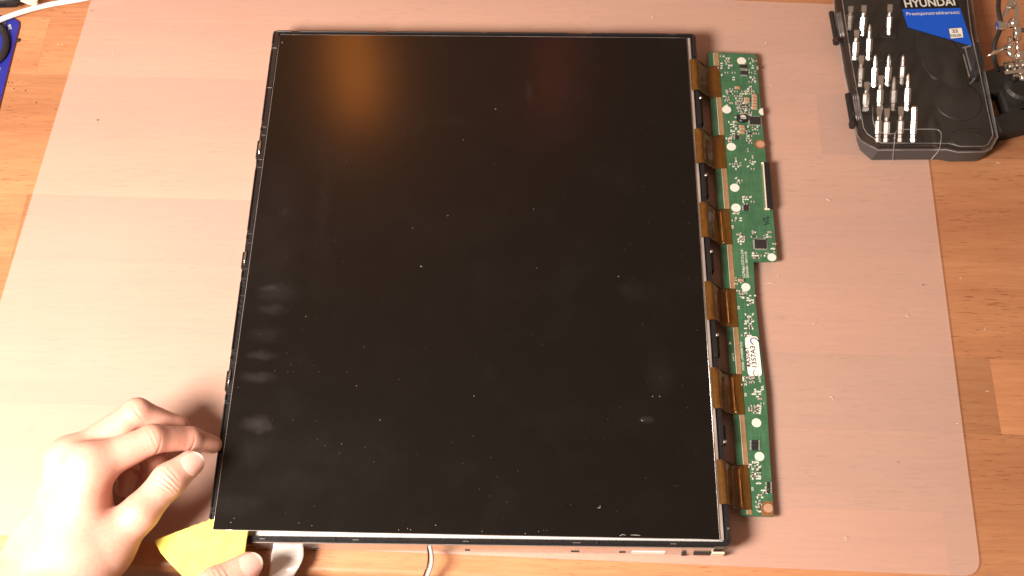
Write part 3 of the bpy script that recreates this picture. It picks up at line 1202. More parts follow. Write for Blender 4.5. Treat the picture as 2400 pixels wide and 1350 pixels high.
# ---- six amber ribbon cables
for fi, (l0, l1, r0, r1) in enumerate(flex_rows):
    # ends: glass ledge x, then the bond line on the board
    yA0, yA1 = yr(l0, FT), yr(l1, FT)
    xa = gx1 + 0.0012
    B0, B1 = Q(lx(r0) + 10, r0), Q(lx(r1) + 11, r1)
    nu_, nv_ = 30, 10
    rows = []
    rw = random.Random(40 + fi)
    ph = rw.uniform(0, 6)
    amp = 0.0003 if fi < 2 else 0.0007
    for i in range(nu_ + 1):
        t = i / nu_
        row = []
        for k in range(nv_ + 1):
            s_ = k / nv_
            ya = yA0 + (yA1 - yA0) * s_
            yb = B0.y + (B1.y - B0.y) * s_
            xb_ = B0.x + (B1.x - B0.x) * s_
            x = xa + (xb_ - xa) * t
            y = ya + (yb - ya) * min(1, max(0, (t - 0.15) / 0.7))
            # profile: flat on ledge, over the rail, then an S bend down on to the board
            tt = min(1, max(0, (t - 0.17) / 0.52))
            e = tt * tt * (3 - 2 * tt)
            hi = FT + 0.0003 + 0.0009 * math.sin(min(1, t / 0.35) * math.pi) ** 2
            z = hi * (1 - e) + (PZ + 0.0003) * e
            wr = math.sin(t * 19 + ph + s_ * 1.3) * 0.6 + math.sin(t * 11 - s_ * 2.1 + ph) * 0.5
            z += amp * 1.3 * wr * math.sin(math.pi * min(1, max(0, (t - 0.12) / 0.68)))
            if fi >= 2:
                z += 0.0011 * math.exp(-((t - 0.75 - 0.03 * math.sin(s_ * 5 + ph)) / 0.035) ** 2)
            row.append(Vector((x, y, z)))
        rows.append(row)
    n1 = nv_ + 1
    K = len(rows) * n1
    vs = [p for r in rows for p in r] + [p - Vector((0, 0, 0.00012)) for r in rows for p in r]
    fs = []
    for i in range(nu_):
        for k in range(nv_):
            a = i * n1 + k
            fs.append((a, a + 1, a + n1 + 1, a + n1))
            fs.append((K + a, K + a + n1, K + a + n1 + 1, K + a + 1))
        for k in (0, nv_):
            a = i * n1 + k
            fs.append((a, a + n1, K + a + n1, K + a))
    m_ = MB()
    m_.add(vs, fs)
    fx = m_.build('ribbon_cable', M['flex'], dp, smooth=True)
    # lighter bond bands at each end
    for (i0, i1, nm) in ((0, 4, 'bond_band'), (nu_ - 4, nu_, 'bond_band')):
        m_ = MB()
        sel = rows[i0:i1 + 1]
        up = Vector((0, 0, 0.00012))
        vs = [p + up for r in sel for p in r]
        fs = []
        for i in range(len(sel) - 1):
            for k in range(nv_):
                a = i * n1 + k
                fs.append((a, a + 1, a + n1 + 1, a + n1))
        m_.add(vs, fs)
        m_.build(nm, M['flex_edge'], fx, smooth=True)
    if fi < 2:
        continue
    # brighter strip imitating the highlight along the film's ridge
    m_ = MB()
    sel = rows[21:23]
    vs = [p + Vector((0, 0, 0.0004)) for r in sel for p in r[1:-1]] + [p - Vector((0, 0, 0.0002)) for r in sel for p in r[1:-1]]
    n2 = n1 - 2
    K2 = len(sel) * n2
    fs = []
    for i in range(len(sel) - 1):
        for k in range(n2 - 1):
            a = i * n2 + k
            fs.append((a, a + 1, a + n2 + 1, a + n2))
        for k in (0, n2 - 1):
            a = i * n2 + k
            fs.append((a, a + n2, K2 + a + n2, K2 + a))
    for k in range(n2 - 1):
        fs.append((k, k + 1, K2 + k + 1, K2 + k))
        a = (len(sel) - 1) * n2 + k
        fs.append((a, a + 1, K2 + a + 1, K2 + a))
    m_.add(vs, fs)
    m_.build('film_highlight', M['amber_glint'], fx, smooth=True, auto=40)

# ================================================================== yellow plastic scraper
sc_px = [((362, 1270), .0245), ((372, 1262), .0248), ((430, 1240), .0245), ((497, 1217), .0238), ((585, 1195), .0222), ((584, 1230), .0224), ((578, 1262), .0236), ((573, 1300), .0252), ((566, 1350), .0278), ((560, 1400), .030), ((520, 1420), .0308), ((470, 1392), .0295), ((430, 1352), .0278), ((398, 1320), .0264), ((377, 1296), .0254)]
top = [U(*p, z) for p, z in sc_px]
org = U(480, 1290, 0.0)
m_ = MB()
th = Vector((0, 0, 0.0013))
cen = sum(top, Vector()) / len(top)
ins = [p + (cen - p).normalized() * 0.0005 for p in top]
ringT = [p for p in ins]
ringA = [p - Vector((0, 0, 0.0004)) for p in top]
ringB = [p - th for p in top]
rings = [ringB, ringA, ringT]
n_ = len(top)
vs = [p for r in rings for p in r] + [cen, cen - th]
fs = []
for k in range(2):
    for i in range(n_):
        j = (i + 1) % n_
        fs.append((k * n_ + i, k * n_ + j, (k + 1) * n_ + j, (k + 1) * n_ + i))
for i in range(n_):
    j = (i + 1) % n_
    fs.append((2 * n_ + i, 2 * n_ + j, 3 * n_))
    fs.append((j, i, 3 * n_ + 1))
m_.add(vs, fs)
scr = thing('scraper', (org.x, org.y, 0.0255), 'bright yellow plastic scraper wedged under the lifted screen corner', 'scraper')
m_.build('blade', M['yellow'], scr, auto=25)
m_ = MB()
rf = random.Random(5)
for k in range(70):
    t = rf.random()
    a = U(366 + (495 - 366) * t, 1268 + (1218 - 1268) * t, 0.0246 + (0.0238 - 0.0246) * t)
    d_ = Vector((rf.uniform(-1, 0.2), rf.uniform(0.0, 1), rf.uniform(-0.3, 0.6))).normalized() * rf.uniform(0.0004, 0.0013)
    m_.tube([a + Vector((0, 0, -0.0003)), a + d_ * 0.6, a + d_ + Vector((rf.uniform(-.0003, .0003), 0, 0))], [0.00022, 0.00016, 0.00006], 5)
o_ = m_.build('torn_edge', M['fuzz'], scr)
o_['kind'] = 'stuff'

# ================================================================== hands (one continuous skin each)


def sdf_mesh(caps, lo, hi, h, k=0.006, creases=(), tints=()):
    """smooth union of tapered capsules -> surface-nets mesh (verts, faces, crease, tint)"""
    lo, hi = np.array(lo), np.array(hi)
    n = np.ceil((hi - lo) / h).astype(int) + 1
    ax = [lo[i] + np.arange(n[i]) * h for i in range(3)]
    X, Y, Z = np.meshgrid(*ax, indexing='ij')
    X, Y, Z = (a.astype(np.float32) for a in (X, Y, Z))
    acc = np.full(X.shape, 1.0, np.float32)
    for (a, ra, b, rb, kk) in caps:
        a = np.array(a, np.float32)
        b = np.array(b, np.float32)
        m = max(ra, rb) + 0.02
        sl = []
        for i in range(3):
            i0 = max(0, int((min(a[i], b[i]) - m - lo[i]) / h))
            i1 = min(n[i], int((max(a[i], b[i]) + m - lo[i]) / h) + 2)
            sl.append(slice(i0, max(i0, i1)))
        sl = tuple(sl)
        x, y, z = X[sl], Y[sl], Z[sl]
        if x.size == 0:
            continue
        d = b - a
        L2 = float((d * d).sum()) + 1e-12
        t = np.clip(((x - a[0]) * d[0] + (y - a[1]) * d[1] + (z - a[2]) * d[2]) / L2, 0, 1)
        dist = np.sqrt((x - a[0] - t * d[0]) ** 2 + (y - a[1] - t * d[1]) ** 2 + (z - a[2] - t * d[2]) ** 2) - (ra + (rb - ra) * t)
        A = acc[sl]
        hh = np.clip(0.5 + 0.5 * (A - dist) / kk, 0, 1)
        acc[sl] = A * (1 - hh) + dist * hh - kk * hh * (1 - hh)
    D = acc
    for i in range(3):
        for e in (0, -1):
            q_ = [slice(None)] * 3
            q_[i] = e
            D[tuple(q_)] = 0.01
    ins = D < 0
    # cells with a sign change
    c = np.zeros((n[0] - 1, n[1] - 1, n[2] - 1), np.int8)
    for dx in (0, 1):
        for dy in (0, 1):
            for dz in (0, 1):
                c += ins[dx:n[0] - 1 + dx, dy:n[1] - 1 + dy, dz:n[2] - 1 + dz]
    act = (c > 0) & (c < 8)
    idx = -np.ones(act.shape, np.int64)
    cells = np.argwhere(act)
    idx[act] = np.arange(len(cells))
    # vertex = mean of edge crossings
    ssum = np.zeros((len(cells), 3))
    cnt = np.zeros(len(cells))
    corners = [(i, j, k_) for i in (0, 1) for j in (0, 1) for k_ in (0, 1)]
    for a in corners:
        for axi in range(3):
            if a[axi] == 0:
                b = list(a)
                b[axi] = 1
                va = D[cells[:, 0] + a[0], cells[:, 1] + a[1], cells[:, 2] + a[2]]
                vb = D[cells[:, 0] + b[0], cells[:, 1] + b[1], cells[:, 2] + b[2]]
                cr = (va < 0) != (vb < 0)
                t = np.where(cr, va / np.where(va - vb == 0, 1, va - vb), 0)
                p = np.tile(np.array(a, float), (len(cells), 1))
                p[:, axi] += t
                ssum[cr] += p[cr]
                cnt[cr] += 1
    V = lo + (cells + ssum / np.maximum(cnt, 1)[:, None]) * h
    F = []
    for axi in range(3):
        o1, o2 = [(1, 2), (2, 0), (0, 1)][axi]
        sa_ = [slice(None)] * 3
        sb_ = [slice(None)] * 3
        sa_[axi] = slice(0, -1)
        sb_[axi] = slice(1, None)
        ch = ins[tuple(sa_)] != ins[tuple(sb_)]
        e = np.argwhere(ch)
        ok = (e[:, o1] > 0) & (e[:, o2] > 0) & (e[:, o1] < n[o1] - 1) & (e[:, o2] < n[o2] - 1)
        e = e[ok]
        q = []
        for (u, v) in ((-1, -1), (0, -1), (0, 0), (-1, 0)):
            cc = e.copy()
            cc[:, o1] += u
            cc[:, o2] += v
            q.append(idx[cc[:, 0], cc[:, 1], cc[:, 2]])
        q = np.stack(q, 1)
        flip = ~ins[e[:, 0], e[:, 1], e[:, 2]]
        q[flip] = q[flip][:, ::-1]
        F.append(q)
    F = np.concatenate(F)
    # light smoothing
    for it in range(3):
        acc_ = np.zeros_like(V)
        c_ = np.zeros(len(V))
        for i in range(4):
            j = (i + 1) % 4
            np.add.at(acc_, F[:, i], V[F[:, j]])
            np.add.at(c_, F[:, i], 1)
            np.add.at(acc_, F[:, j], V[F[:, i]])
            np.add.at(c_, F[:, j], 1)
        V = V * 0.5 + 0.5 * acc_ / np.maximum(c_, 1)[:, None]
    return V, F


def skin_object(name, V, F, parent, creases, tints):
    o0 = np.array(ORG[parent.name])
    me = bpy.data.meshes.new(name)
    cr = np.zeros(len(V))
    for (p, ax, half, depth) in creases:       # groove: plane at p with normal ax, within radius half
        p, ax = np.array(p), np.array(ax) / np.linalg.norm(ax)
        rel = V - p
        d = rel @ ax
        r = np.linalg.norm(rel - d[:, None] * ax, axis=1)
        g = np.exp(-(d / 0.00048) ** 2) * np.clip(1.3 - r / half, 0, 1)
        cr = np.maximum(cr, g * depth)
    ti = np.zeros(len(V))
    for (p, rad_, a) in tints:
        ti = np.maximum(ti, a * np.clip(1 - np.linalg.norm(V - np.array(p), axis=1) / rad_, 0, 1) ** 0.7)
    me.from_pydata((V - o0).tolist(), [], F.tolist())
    me.update()
    # sink the creases
    nn = np.zeros(len(V) * 3)
    me.vertices.foreach_get('normal', nn)
    nn = nn.reshape(-1, 3)
    V2 = V - o0 - nn * (cr * 0.0006)[:, None]
    me.vertices.foreach_set('co', V2.ravel())
    for nm, arr in (('crease', cr), ('tint', ti)):
        at = me.attributes.new(nm, 'FLOAT', 'POINT')
        at.data.foreach_set('value', arr.astype(np.float32))
    me.polygons.foreach_set('use_smooth', [True] * len(me.polygons))
    me.update()
    me.materials.append(M['skin'])
    o_ = bpy.data.objects.new(name, me)
    COL.objects.link(o_)
    o_.parent = parent
    ORG[o_.name] = ORG[parent.name]
    return o_


def J(px, py, zmm):
    return np.array(U(px, py, zmm / 1000.0))


def nail(parent, base, tip, normal, width, length, lift=0.0004):
    """curved nail plate: centre line from base to tip, facing normal"""
    b = Vector(base)
    d = (Vector(tip) - b).normalized()
    nrm = Vector(normal)
    nrm = (nrm - d * nrm.dot(d)).normalized()
    s_ = d.cross(nrm)
    R_ = width * 0.62
    rows = []
    for i in range(9):
        t = i / 8
        # rounded plan outline
        wv_ = width / 2 * (1 - 0.30 * max(0, (t - 0.55) / 0.45) ** 2.2 - 0.22 * max(0, (0.35 - t) / 0.35) ** 2)
        row = []
        for k in range(9):
            a = (k / 8 - 0.5) * 2
            x = a * wv_
            end = 0.12 * (a * a)
            ll = length * (t - end * (1 if t > 0.5 else -1) * abs(t - 0.5) * 2)
            z = math.sqrt(max(0, R_ * R_ - x * x)) - R_ - 0.0006 * (2 * t - 0.9) ** 2
            row.append(b + d * ll + s_ * x + nrm * (z + lift))
        rows.append(row)
    for nm, i0, i1, mt in (('fingernail', 0, 7, 'nail'), ('nail_tip', 7, 8, 'nail_edge')):
        sel = rows[i0:i1 + 1]
        m__ = MB()
        vs_ = [p for r in sel for p in r] + [p - nrm * 0.0006 for r in sel for p in r]
        K_ = len(sel) * 9
        fs_ = []
        for i in range(len(sel) - 1):
            for k in range(8):
                a = i * 9 + k
                fs_.append((a, a + 1, a + 10, a + 9))
                fs_.append((K_ + a, K_ + a + 9, K_ + a + 10, K_ + a + 1))
            for k in (0, 8):
                a = i * 9 + k
                fs_.append((a, a + 9, K_ + a + 9, K_ + a))
        for k in range(8):
            fs_.append((k, k + 1, K_ + k + 1, K_ + k))
            a = (len(sel) - 1) * 9 + k
            fs_.append((a, a + 1, K_ + a + 1, K_ + a))
        m__.add(vs_, fs_)
        m__.build(nm, M[mt], parent, smooth=True, auto=50)


# ---- left hand: fingertip at the frame's edge, thumb free
iM, iP, iD, iT = J(212, 1094, 62), J(357, 1029, 56), J(446, 1028, 39), J(500, 1042, 25)
mM, mP, mD, mT = J(168, 1080, 48), J(322, 966, 52), J(415, 1002, 34), J(455, 1045, 18)
rM, rP, rD, rT = J(165, 1100, 36), J(300, 1028, 36), J(362, 1075, 26), J(350, 1118, 15)
pM, pP, pD, pT = J(175, 1125, 22), J(268, 1075, 22), J(300, 1110, 16), J(292, 1145, 11)
tC, tM, tI, tT = J(252, 1278, 42), J(326, 1204, 48), J(396, 1126, 47), J(447, 1086, 44)
wR, wU = J(180, 1315, 42), J(115, 1300, 27)
aR, aU = J(95, 1500, 48), J(10, 1470, 36)
aR2, aU2 = J(-60, 1800, 70), J(-130, 1760, 56)
mm = 0.001
caps = [
    (aR2, 36 * mm, aR, 30 * mm, .012), (aU2, 34 * mm, aU, 28 * mm, .012), (aR, 30 * mm, wR, 22 * mm, .012), (aU, 28 * mm, wU, 22 * mm, .012),
    (J(165, 1315, 42), 20 * mm, iM, 13.2 * mm, .010), (wR, 19 * mm, mM, 13.5 * mm, .012), (wU, 20 * mm, rM, 13 * mm, .012), (wU, 18 * mm, pM, 12 * mm, .012), (wR, 20 * mm, wU, 20 * mm, .012),
    (iM, 12.5 * mm, mM, 12.5 * mm, .008), (mM, 12.5 * mm, rM, 12 * mm, .008),
    # index
    (iM, 12.0 * mm, iP, 8.8 * mm, .006), (iP, 8.8 * mm, iD, 7.2 * mm, .003), (iD, 7.2 * mm, iT, 5.6 * mm, .003),
    # thumb
    (wR, 19 * mm, tC, 15.5 * mm, .012), (tC, 15.5 * mm, tM, 10.4 * mm, .006), (tM, 10.4 * mm, tI, 10.2 * mm, .006), (tI, 10.2 * mm, tT, 8.2 * mm, .004),
    (J(225, 1215, 40), 8 * mm, J(205, 1155, 48), 10 * mm, .010),
]
V1 = []
lo = np.array([-0.345, -0.285, 0.002])
hi = np.array([-0.145, -0.085, 0.095])
left = thing('hand', tuple(U(150, 1180, MT)), 'bare left hand with thumb and bent fingers, one fingertip at the screen frame', 'hand')
caps_mid = [
    (mM, 12.0 * mm, mP, 8.6 * mm, .005), (mP, 8.6 * mm, mD, 7.4 * mm, .003), (mD, 7.4 * mm, mT, 6.4 * mm, .003),
    (rM, 11.5 * mm, rP, 8.4 * mm, .005), (rP, 8.4 * mm, rD, 7.4 * mm, .003), (rD, 7.4 * mm, rT, 6.6 * mm, .003),
    (pM, 10.5 * mm, pP, 7.2 * mm, .005), (pP, 7.2 * mm, pD, 6.4 * mm, .003), (pD, 6.4 * mm, pT, 5.8 * mm, .003)]
order = caps[:11] + caps_mid + caps[11:]
V, F = sdf_mesh(order, lo - np.array([0.05, 0.06, 0]), hi, 0.0009)


def axis(a, b):
    return (np.array(b) - np.array(a))


UPV = np.array([0, 0, 1.0])
cr_l = []
ta = axis(tM, tI)
tan_ = ta / np.linalg.norm(ta)
top_of = lambda p, r, view=None: p + np.array((Vector(CAM_LOC) - Vector(p)).normalized()) * r
for off, hf, dp_ in ((-0.0052, .006, .55), (-0.0026, .0075, .9), (0.0, .008, 1.0), (0.0030, .0070, .8), (0.0055, .005, .5)):
    cr_l.append((top_of(tI + tan_ * (off - 0.001), 0.0100), tan_ + np.array([0.12, -0.1, 0]) * (off / 0.005), hf, dp_))
ia = axis(iM, iP)
ian = ia / np.linalg.norm(ia)
for off, hf, dp_ in ((-0.003, .006, .4), (0.0, .007, .6), (0.0026, .006, .45)):
    cr_l.append((top_of(iP + ian * off, 0.0088), ian, hf, dp_ * 0.6))
ib = axis(iP, iD)
cr_l.append((iP + ib * 0.12 + np.array([0, -0.007, 0.001]), ib, 0.009, .9))
cr_l.append((iD + np.array([0, -0.006, 0.001]), axis(iP, iT), 0.008, .8))
cr_l.append((mP + np.array([0.001, -0.002, 0.0085]), axis(mM, mP), 0.006, .6))
cr_l.append((mP + np.array([-0.001, 0.008, 0.002]), axis(mM, mP), 0.004, .9))
for k in range(4):
    cr_l.append((J(262 + k * 5, 1200 + k * 4, 55), (0.6, -0.5, 0), .006, .5))
tints = [((iP + iD) / 2, .024, .45), ((mP + mD) / 2, .024, .4), (iT, .016, .5), (tT, .010, .35), (iP, .014, .35), (mP, .016, .3), (tI, .010, .3), (tM + np.array([.004, -.006, 0]), .014, .5), (J(270, 1150, 60), .018, .6), (iD, .012, .4), (rD, .03, .8), (mD, .02, .6)]  # skin redness, on the fingers partly standing in for weaker light
hl = skin_object('skin', V, F, left, cr_l, tints)
tdir = axis(tI, tT)
tdn = tdir / np.linalg.norm(tdir)
nn_ = np.array((Vector(CAM_LOC) - Vector(tT)).normalized()) * 0.9 + np.array([0.22, -0.05, 0.1])
nn_ = nn_ - tdn * (nn_ @ tdn)
nn_ /= np.linalg.norm(nn_)
nail(left, tT + nn_ * 0.0096 - tdn * 0.0070, tT + nn_ * 0.0080 + tdn * 0.0062, nn_, 0.0138, 0.0138)

# ---- right hand: thumb pressing the scraper from above, finger beneath
sT, sI, sM, sC = J(582, 1326, 37), J(505, 1372, 42), J(400, 1470, 52), J(330, 1610, 55)
fT, fD, fP, fM = J(652, 1382, 22), J(600, 1420, 18), J(520, 1500, 22), J(470, 1640, 40)
gT, gD, gP, gM = J(690, 1430, 14), J(640, 1480, 12), J(570, 1570, 16), J(540, 1680, 34)
w2a, w2b = J(330, 1800, 60), J(470, 1840, 50)
caps2 = [
    (w2a, 26 * mm, sC, 19 * mm, .012), (w2b, 25 * mm, fM, 17 * mm, .012), (w2a, 25 * mm, w2b, 25 * mm, .012), (fM, 14 * mm, gM, 13 * mm, .01), (w2b, 22 * mm, gM, 14 * mm, .012),
    (sC, 18 * mm, fM, 16 * mm, .012), (fM, 12.5 * mm, fP, 9 * mm, .006), (fP, 9 * mm, fD, 7.8 * mm, .003), (fD, 7.8 * mm, fT, 6.6 * mm, .003),
    (gM, 12 * mm, gP, 8.8 * mm, .006), (gP, 8.8 * mm, gD, 7.6 * mm, .003), (gD, 7.6 * mm, gT, 6.6 * mm, .003),
    (sC, 17 * mm, sM, 12 * mm, .01), (sM, 12 * mm, sI, 10.6 * mm, .005), (sI, 10.6 * mm, sT, 8.4 * mm, .004)]
V, F = sdf_mesh(caps2, np.array([-0.25, -0.36, -0.005]), np.array([-0.095, -0.185, 0.09]), 0.00115)
right = thing('hand', tuple(U(520, 1420, 0.0)), 'thumb and fingertip of the hand gripping the yellow scraper', 'hand')
sa2 = axis(sI, sT)
sdn = sa2 / np.linalg.norm(sa2)
cr_r = []
for off, hf, dp_ in ((-0.006, .008, .6), (-0.003, .009, .8), (0.0, .009, 1.0), (0.003, .008, .7)):
    cr_r.append((top_of(sI + sdn * (off + 0.006), 0.0100), sdn, hf, dp_))
skin_object('skin', V, F, right, cr_r, [(sT, .012, .5), (sI, .014, .5), (fT, .012, .5)])
n2_ = np.array([0.62, 0.10, 0.75])
n2_ = n2_ - sdn * (n2_ @ sdn)
n2_ /= np.linalg.norm(n2_)
nail(right, sT + n2_ * 0.0095 - sdn * 0.0060, sT + n2_ * 0.0080 + sdn * 0.0070, n2_, 0.0140, 0.0136)

# ================================================================== bit case
CB, CS, CT = 0.0020, 0.0120, 0.0242
base_px = [(1962, -110), (1968, 95), (1985, 190), (2008, 330), (2016, 352), (2042, 375), (2196, 374), (2226, 379), (2286, 378), (2304, 371), (2333, 338), (2336, 318), (2312, 200), (2290, 90), (2262, -110)]
seam_px = [(1944, -120), (1956, 30), (1978, 170), (2008, 318), (2018, 332), (2058, 353), (2218, 352), (2244, 358), (2306, 357), (2322, 350), (2338, 322), (2336, 312), (2312, 190), (2288, 80), (2262, -120)]
top_px = [(1962, -125), (1974, 0), (1992, 120), (2024, 300), (2033, 314), (2064, 335), (2224, 336), (2250, 343), (2306, 343), (2316, 338), (2327, 318), (2326, 308), (2298, 175), (2276, 75), (2252, -125)]
base = [U(x, y, CB) for x, y in base_px]
seam = [U(x, y, CS) for x, y in seam_px]
topr = [U(x, y, CT) for x, y in top_px]
cen_c = sum(base, Vector()) / len(base)
case = thing('bit_case', (cen_c.x, cen_c.y, 0.0014), 'black tool case with clear lid and blue label at the upper right', 'tool case')


def shrink(ring, d):
    """move a ring inward by d, keeping heights"""
    pr = [(p.x, p.y) for p in ring]
    s_ = sum(pr[i - 1][0] * pr[i][1] - pr[i][0] * pr[i - 1][1] for i in range(len(pr)))
    q = inset(pr, d if s_ > 0 else -d)
    return [Vector((a, b, p.z)) for (a, b), p in zip(q, ring)]


m_ = MB()
wall = 0.0016
bi = [Vector((p.x, p.y, CB + 0.002)) for p in shrink(base, wall)]
m_.loft([base, seam, shrink(seam, wall), bi], cap=False)
n_ = len(base)
m_.add(base, [tuple(reversed(range(n_)))])
m_.add(bi, [tuple(range(n_))])
m_.build('case_base', M['case_base'], case, auto=28)
m_ = MB()
lip0 = [Vector((p.x, p.y, CS + 0.0002)) for p in seam]
lip1 = [p + Vector((0, 0, 0.0010)) for p in shrink(lip0, 0.0004)]
m_.loft([lip0, lip1, shrink([Vector((p.x, p.y, CT - 0.0012)) for p in topr], -0.0008), topr], cap=False)
m_.add(topr, [tuple(range(n_))])
lid = m_.build('lid', M['clear'], case, auto=28)
# moulded rim beads of the lid, hazed pale to stand in for caught light
for ring_, r_, zz in ((topr, 0.00035, 0.0), (lip0, 0.00045, 0.0004)):
    m_ = MB()
    m_.tube([p + Vector((0, 0, zz)) for p in ring_], r_, 6)
    m_.build('lid_rim', M['clear_rim'], lid)
# raised window outline pressed into the lid, running down over the front
m_ = MB()
zz = CT + 0.0002
m_.tube(smooth_path([U(2092, 377, CB + 0.001), U(2094, 354, CS), U(2096, 337, CT), U(2098, 316, zz), U(2106, 305, zz), U(2150, 303, zz), U(2192, 303, zz), U(2203, 308, zz), U(2206, 318, zz), U(2204, 337, CT), U(2200, 353, CS), U(2182, 374, CB + 0.001)], 4), 0.00042, 6)
m_.build('catch_outline', M['clear_rim'], lid, smooth=True)
m_ = MB()
m_.tube(smooth_path([U(2046, 250, zz), U(2046, 280, zz), U(2056, 306, zz), U(2080, 313, zz), U(2100, 313, zz)], 4), 0.0003, 6)
m_.build('catch_outline', M['clear_rim'], lid, smooth=True)
# moulded black insert with a sunken driver bay
m_ = MB()
ti = [Vector((p.x, p.y, CB + 0.0035)) for p in shrink(base, wall + 0.0005)]
tj = [Vector((p.x, p.y, CB + 0.0024)) for p in ti]
m_.loft([tj, ti])
ins_o = m_.build('insert', M['black_matte'], case)
# stepped bit holders
hold_rows = [(80, 2000, 2100), (135, 2005, 2115), (197, 2012, 2135), (255, 2025, 2145), (325, 2045, 2160)]
for (py, xa_, xb_) in hold_rows:
    a, b = U(xa_, py, 0.008), U(xb_, py, 0.008)
    m_ = MB()
    m_.box(((a.x + b.x) / 2, (a.y + b.y) / 2, 0.0068), (abs(b.x - a.x), 0.0062, 0.0030), 0, 0.0006)
    m_.build('holder_bar', M['black_matte'], case)
    nt = 7
    for k in range(nt):
        q = a.lerp(b, (k + 0.15) / nt)
        m_ = MB()
        m_.box((q.x, q.y + 0.001, 0.0090), (0.0016, 0.0040, 0.0024), 0, 0.0004)
        m_.build('holder_tooth', M['black_matte'], case)
# empty driver bay: soft moulded bulges
for (x, y, rx_, ry_, hz) in ((2245, 235, .015, .015, .0030), (2235, 165, .008, .026, .0026), (2185, 110, .009, .026, .0024), (2283, 325, .015, .008, .0028), (2190, 300, .0035, .012, .0020)):
    q = U(x, y, 0.006)
    m_ = MB()
    rings = []
    for k in range(10):
        t = k / 9
        w_ = max(0.01, 1.25 * (1 - t))
        zz_ = CB + 0.0030 + 0.0006 + hz * 0.5 * (1 - math.cos(math.pi * t))
        rings.append([(q.x + rx_ * w_ * math.cos(a), q.y + ry_ * w_ * math.sin(a), zz_) for a in [2 * math.pi * i / 24 for i in range(24)]])
    m_.loft(rings)
    m_.build('moulded_bulge', M['black_matte'], case, smooth=True)
# hinge barrels on the left wall
for (ax_, ay_, bx_, by_) in ((1948, 28, 1961, 100), (1986, 220, 1999, 296)):
    A_, B_ = U(ax_, ay_, 0.0125), U(bx_, by_, 0.0125)
    m_ = MB()
    dd = (B_ - A_)
    m_.tube([A_, A_ + dd * 0.02, A_ + dd * 0.98, B_], [0.0015, 0.0021, 0.0021, 0.0015], 12)
    m_.tube([A_ + dd * 0.90, A_ + dd * 1.02], 0.0030, 8)
    m_.build('hinge', M['black'], case, auto=40)
    m_ = MB()
    for k in range(3):
        o3 = Vector((0.0036 + 0.0014 * k, 0.0004 * k, 0.0010))
        m_.tube([A_ + dd * 0.06 + o3, A_ + dd * 0.85 + o3], 0.0006, 6)
    m_.build('hinge_leaf', M['clear_rim'], case, smooth=True)
# latch on the right wall
m_ = MB()
m_.prism(upoly([(2276, 108), (2293, 96), (2308, 142), (2306, 160), (2288, 182), (2279, 150)], 0.0165), 0.0095, 0.0165, 0.0008)
m_.build('latch', plain('smoky_latch', (0.030, 0.032, 0.040), 0.22, var=0.15), case)
m_ = MB()
for (a, b) in (((2256, 112), (2274, 108)), ((2258, 128), (2272, 180)), ((2274, 196), (2284, 184)), ((2262, 112), (2276, 165))):
    m_.tube([U(*a, CT), U(*b, CT)], 0.0006, 6)
m_.build('latch_rib', M['clear_rim'], case)
# paper label on the lid
ZL = CT + 0.0003
m_ = MB()
m_.prism(upoly([(2114, 22), (2250, 19), (2279, 108), (2128, 64)], ZL), ZL, ZL + 0.0002)
lb = m_.build('label', M['label_blue'], case)
m_ = MB()
m_.prism(upoly([(2102, -50), (2228, -50), (2250, 19), (2114, 22)], ZL), ZL, ZL + 0.0002)
lbk = m_.build('label_header', M['label_black'], case)
ZT = ZL + 0.0003
text_mesh('brand_lettering', 'HYUNDAI', U(2122, 17, ZT), U(2240, 12, ZT), ZT, M['silk'], lbk, 0.0072, 0.02)
text_mesh('label_lettering', 'Presisjonstrekkersett', U(2125, 36, ZT), U(2250, 32, ZT), ZT, M['silk'], lb, 0.0030, 0.008)
m_ = MB()
m_.prism(upoly([(2223, 67), (2254, 65), (2258, 88), (2228, 91)], ZT), ZT - 0.00005, ZT + 0.00005)
m_.build('piece_count_box', M['sticker'], lb)
text_mesh('label_lettering', '22', U(2232, 77, ZT), U(2246, 76, ZT), ZT + 0.0002, M['ink'], lb, 0.0030, 0.02)
text_mesh('label_lettering', 'DELER', U(2229, 87, ZT), U(2254, 86, ZT), ZT + 0.0002, M['ink'], lb, 0.0024, 0.01)
m_ = MB()
cp = [U(2223, 67, ZT), U(2254, 65, ZT), U(2258, 88, ZT), U(2228, 91, ZT)]
m_.tube(cp + [cp[0]], 0.00022, 5)
m_.build('piece_count_frame', M['ink'], lb)

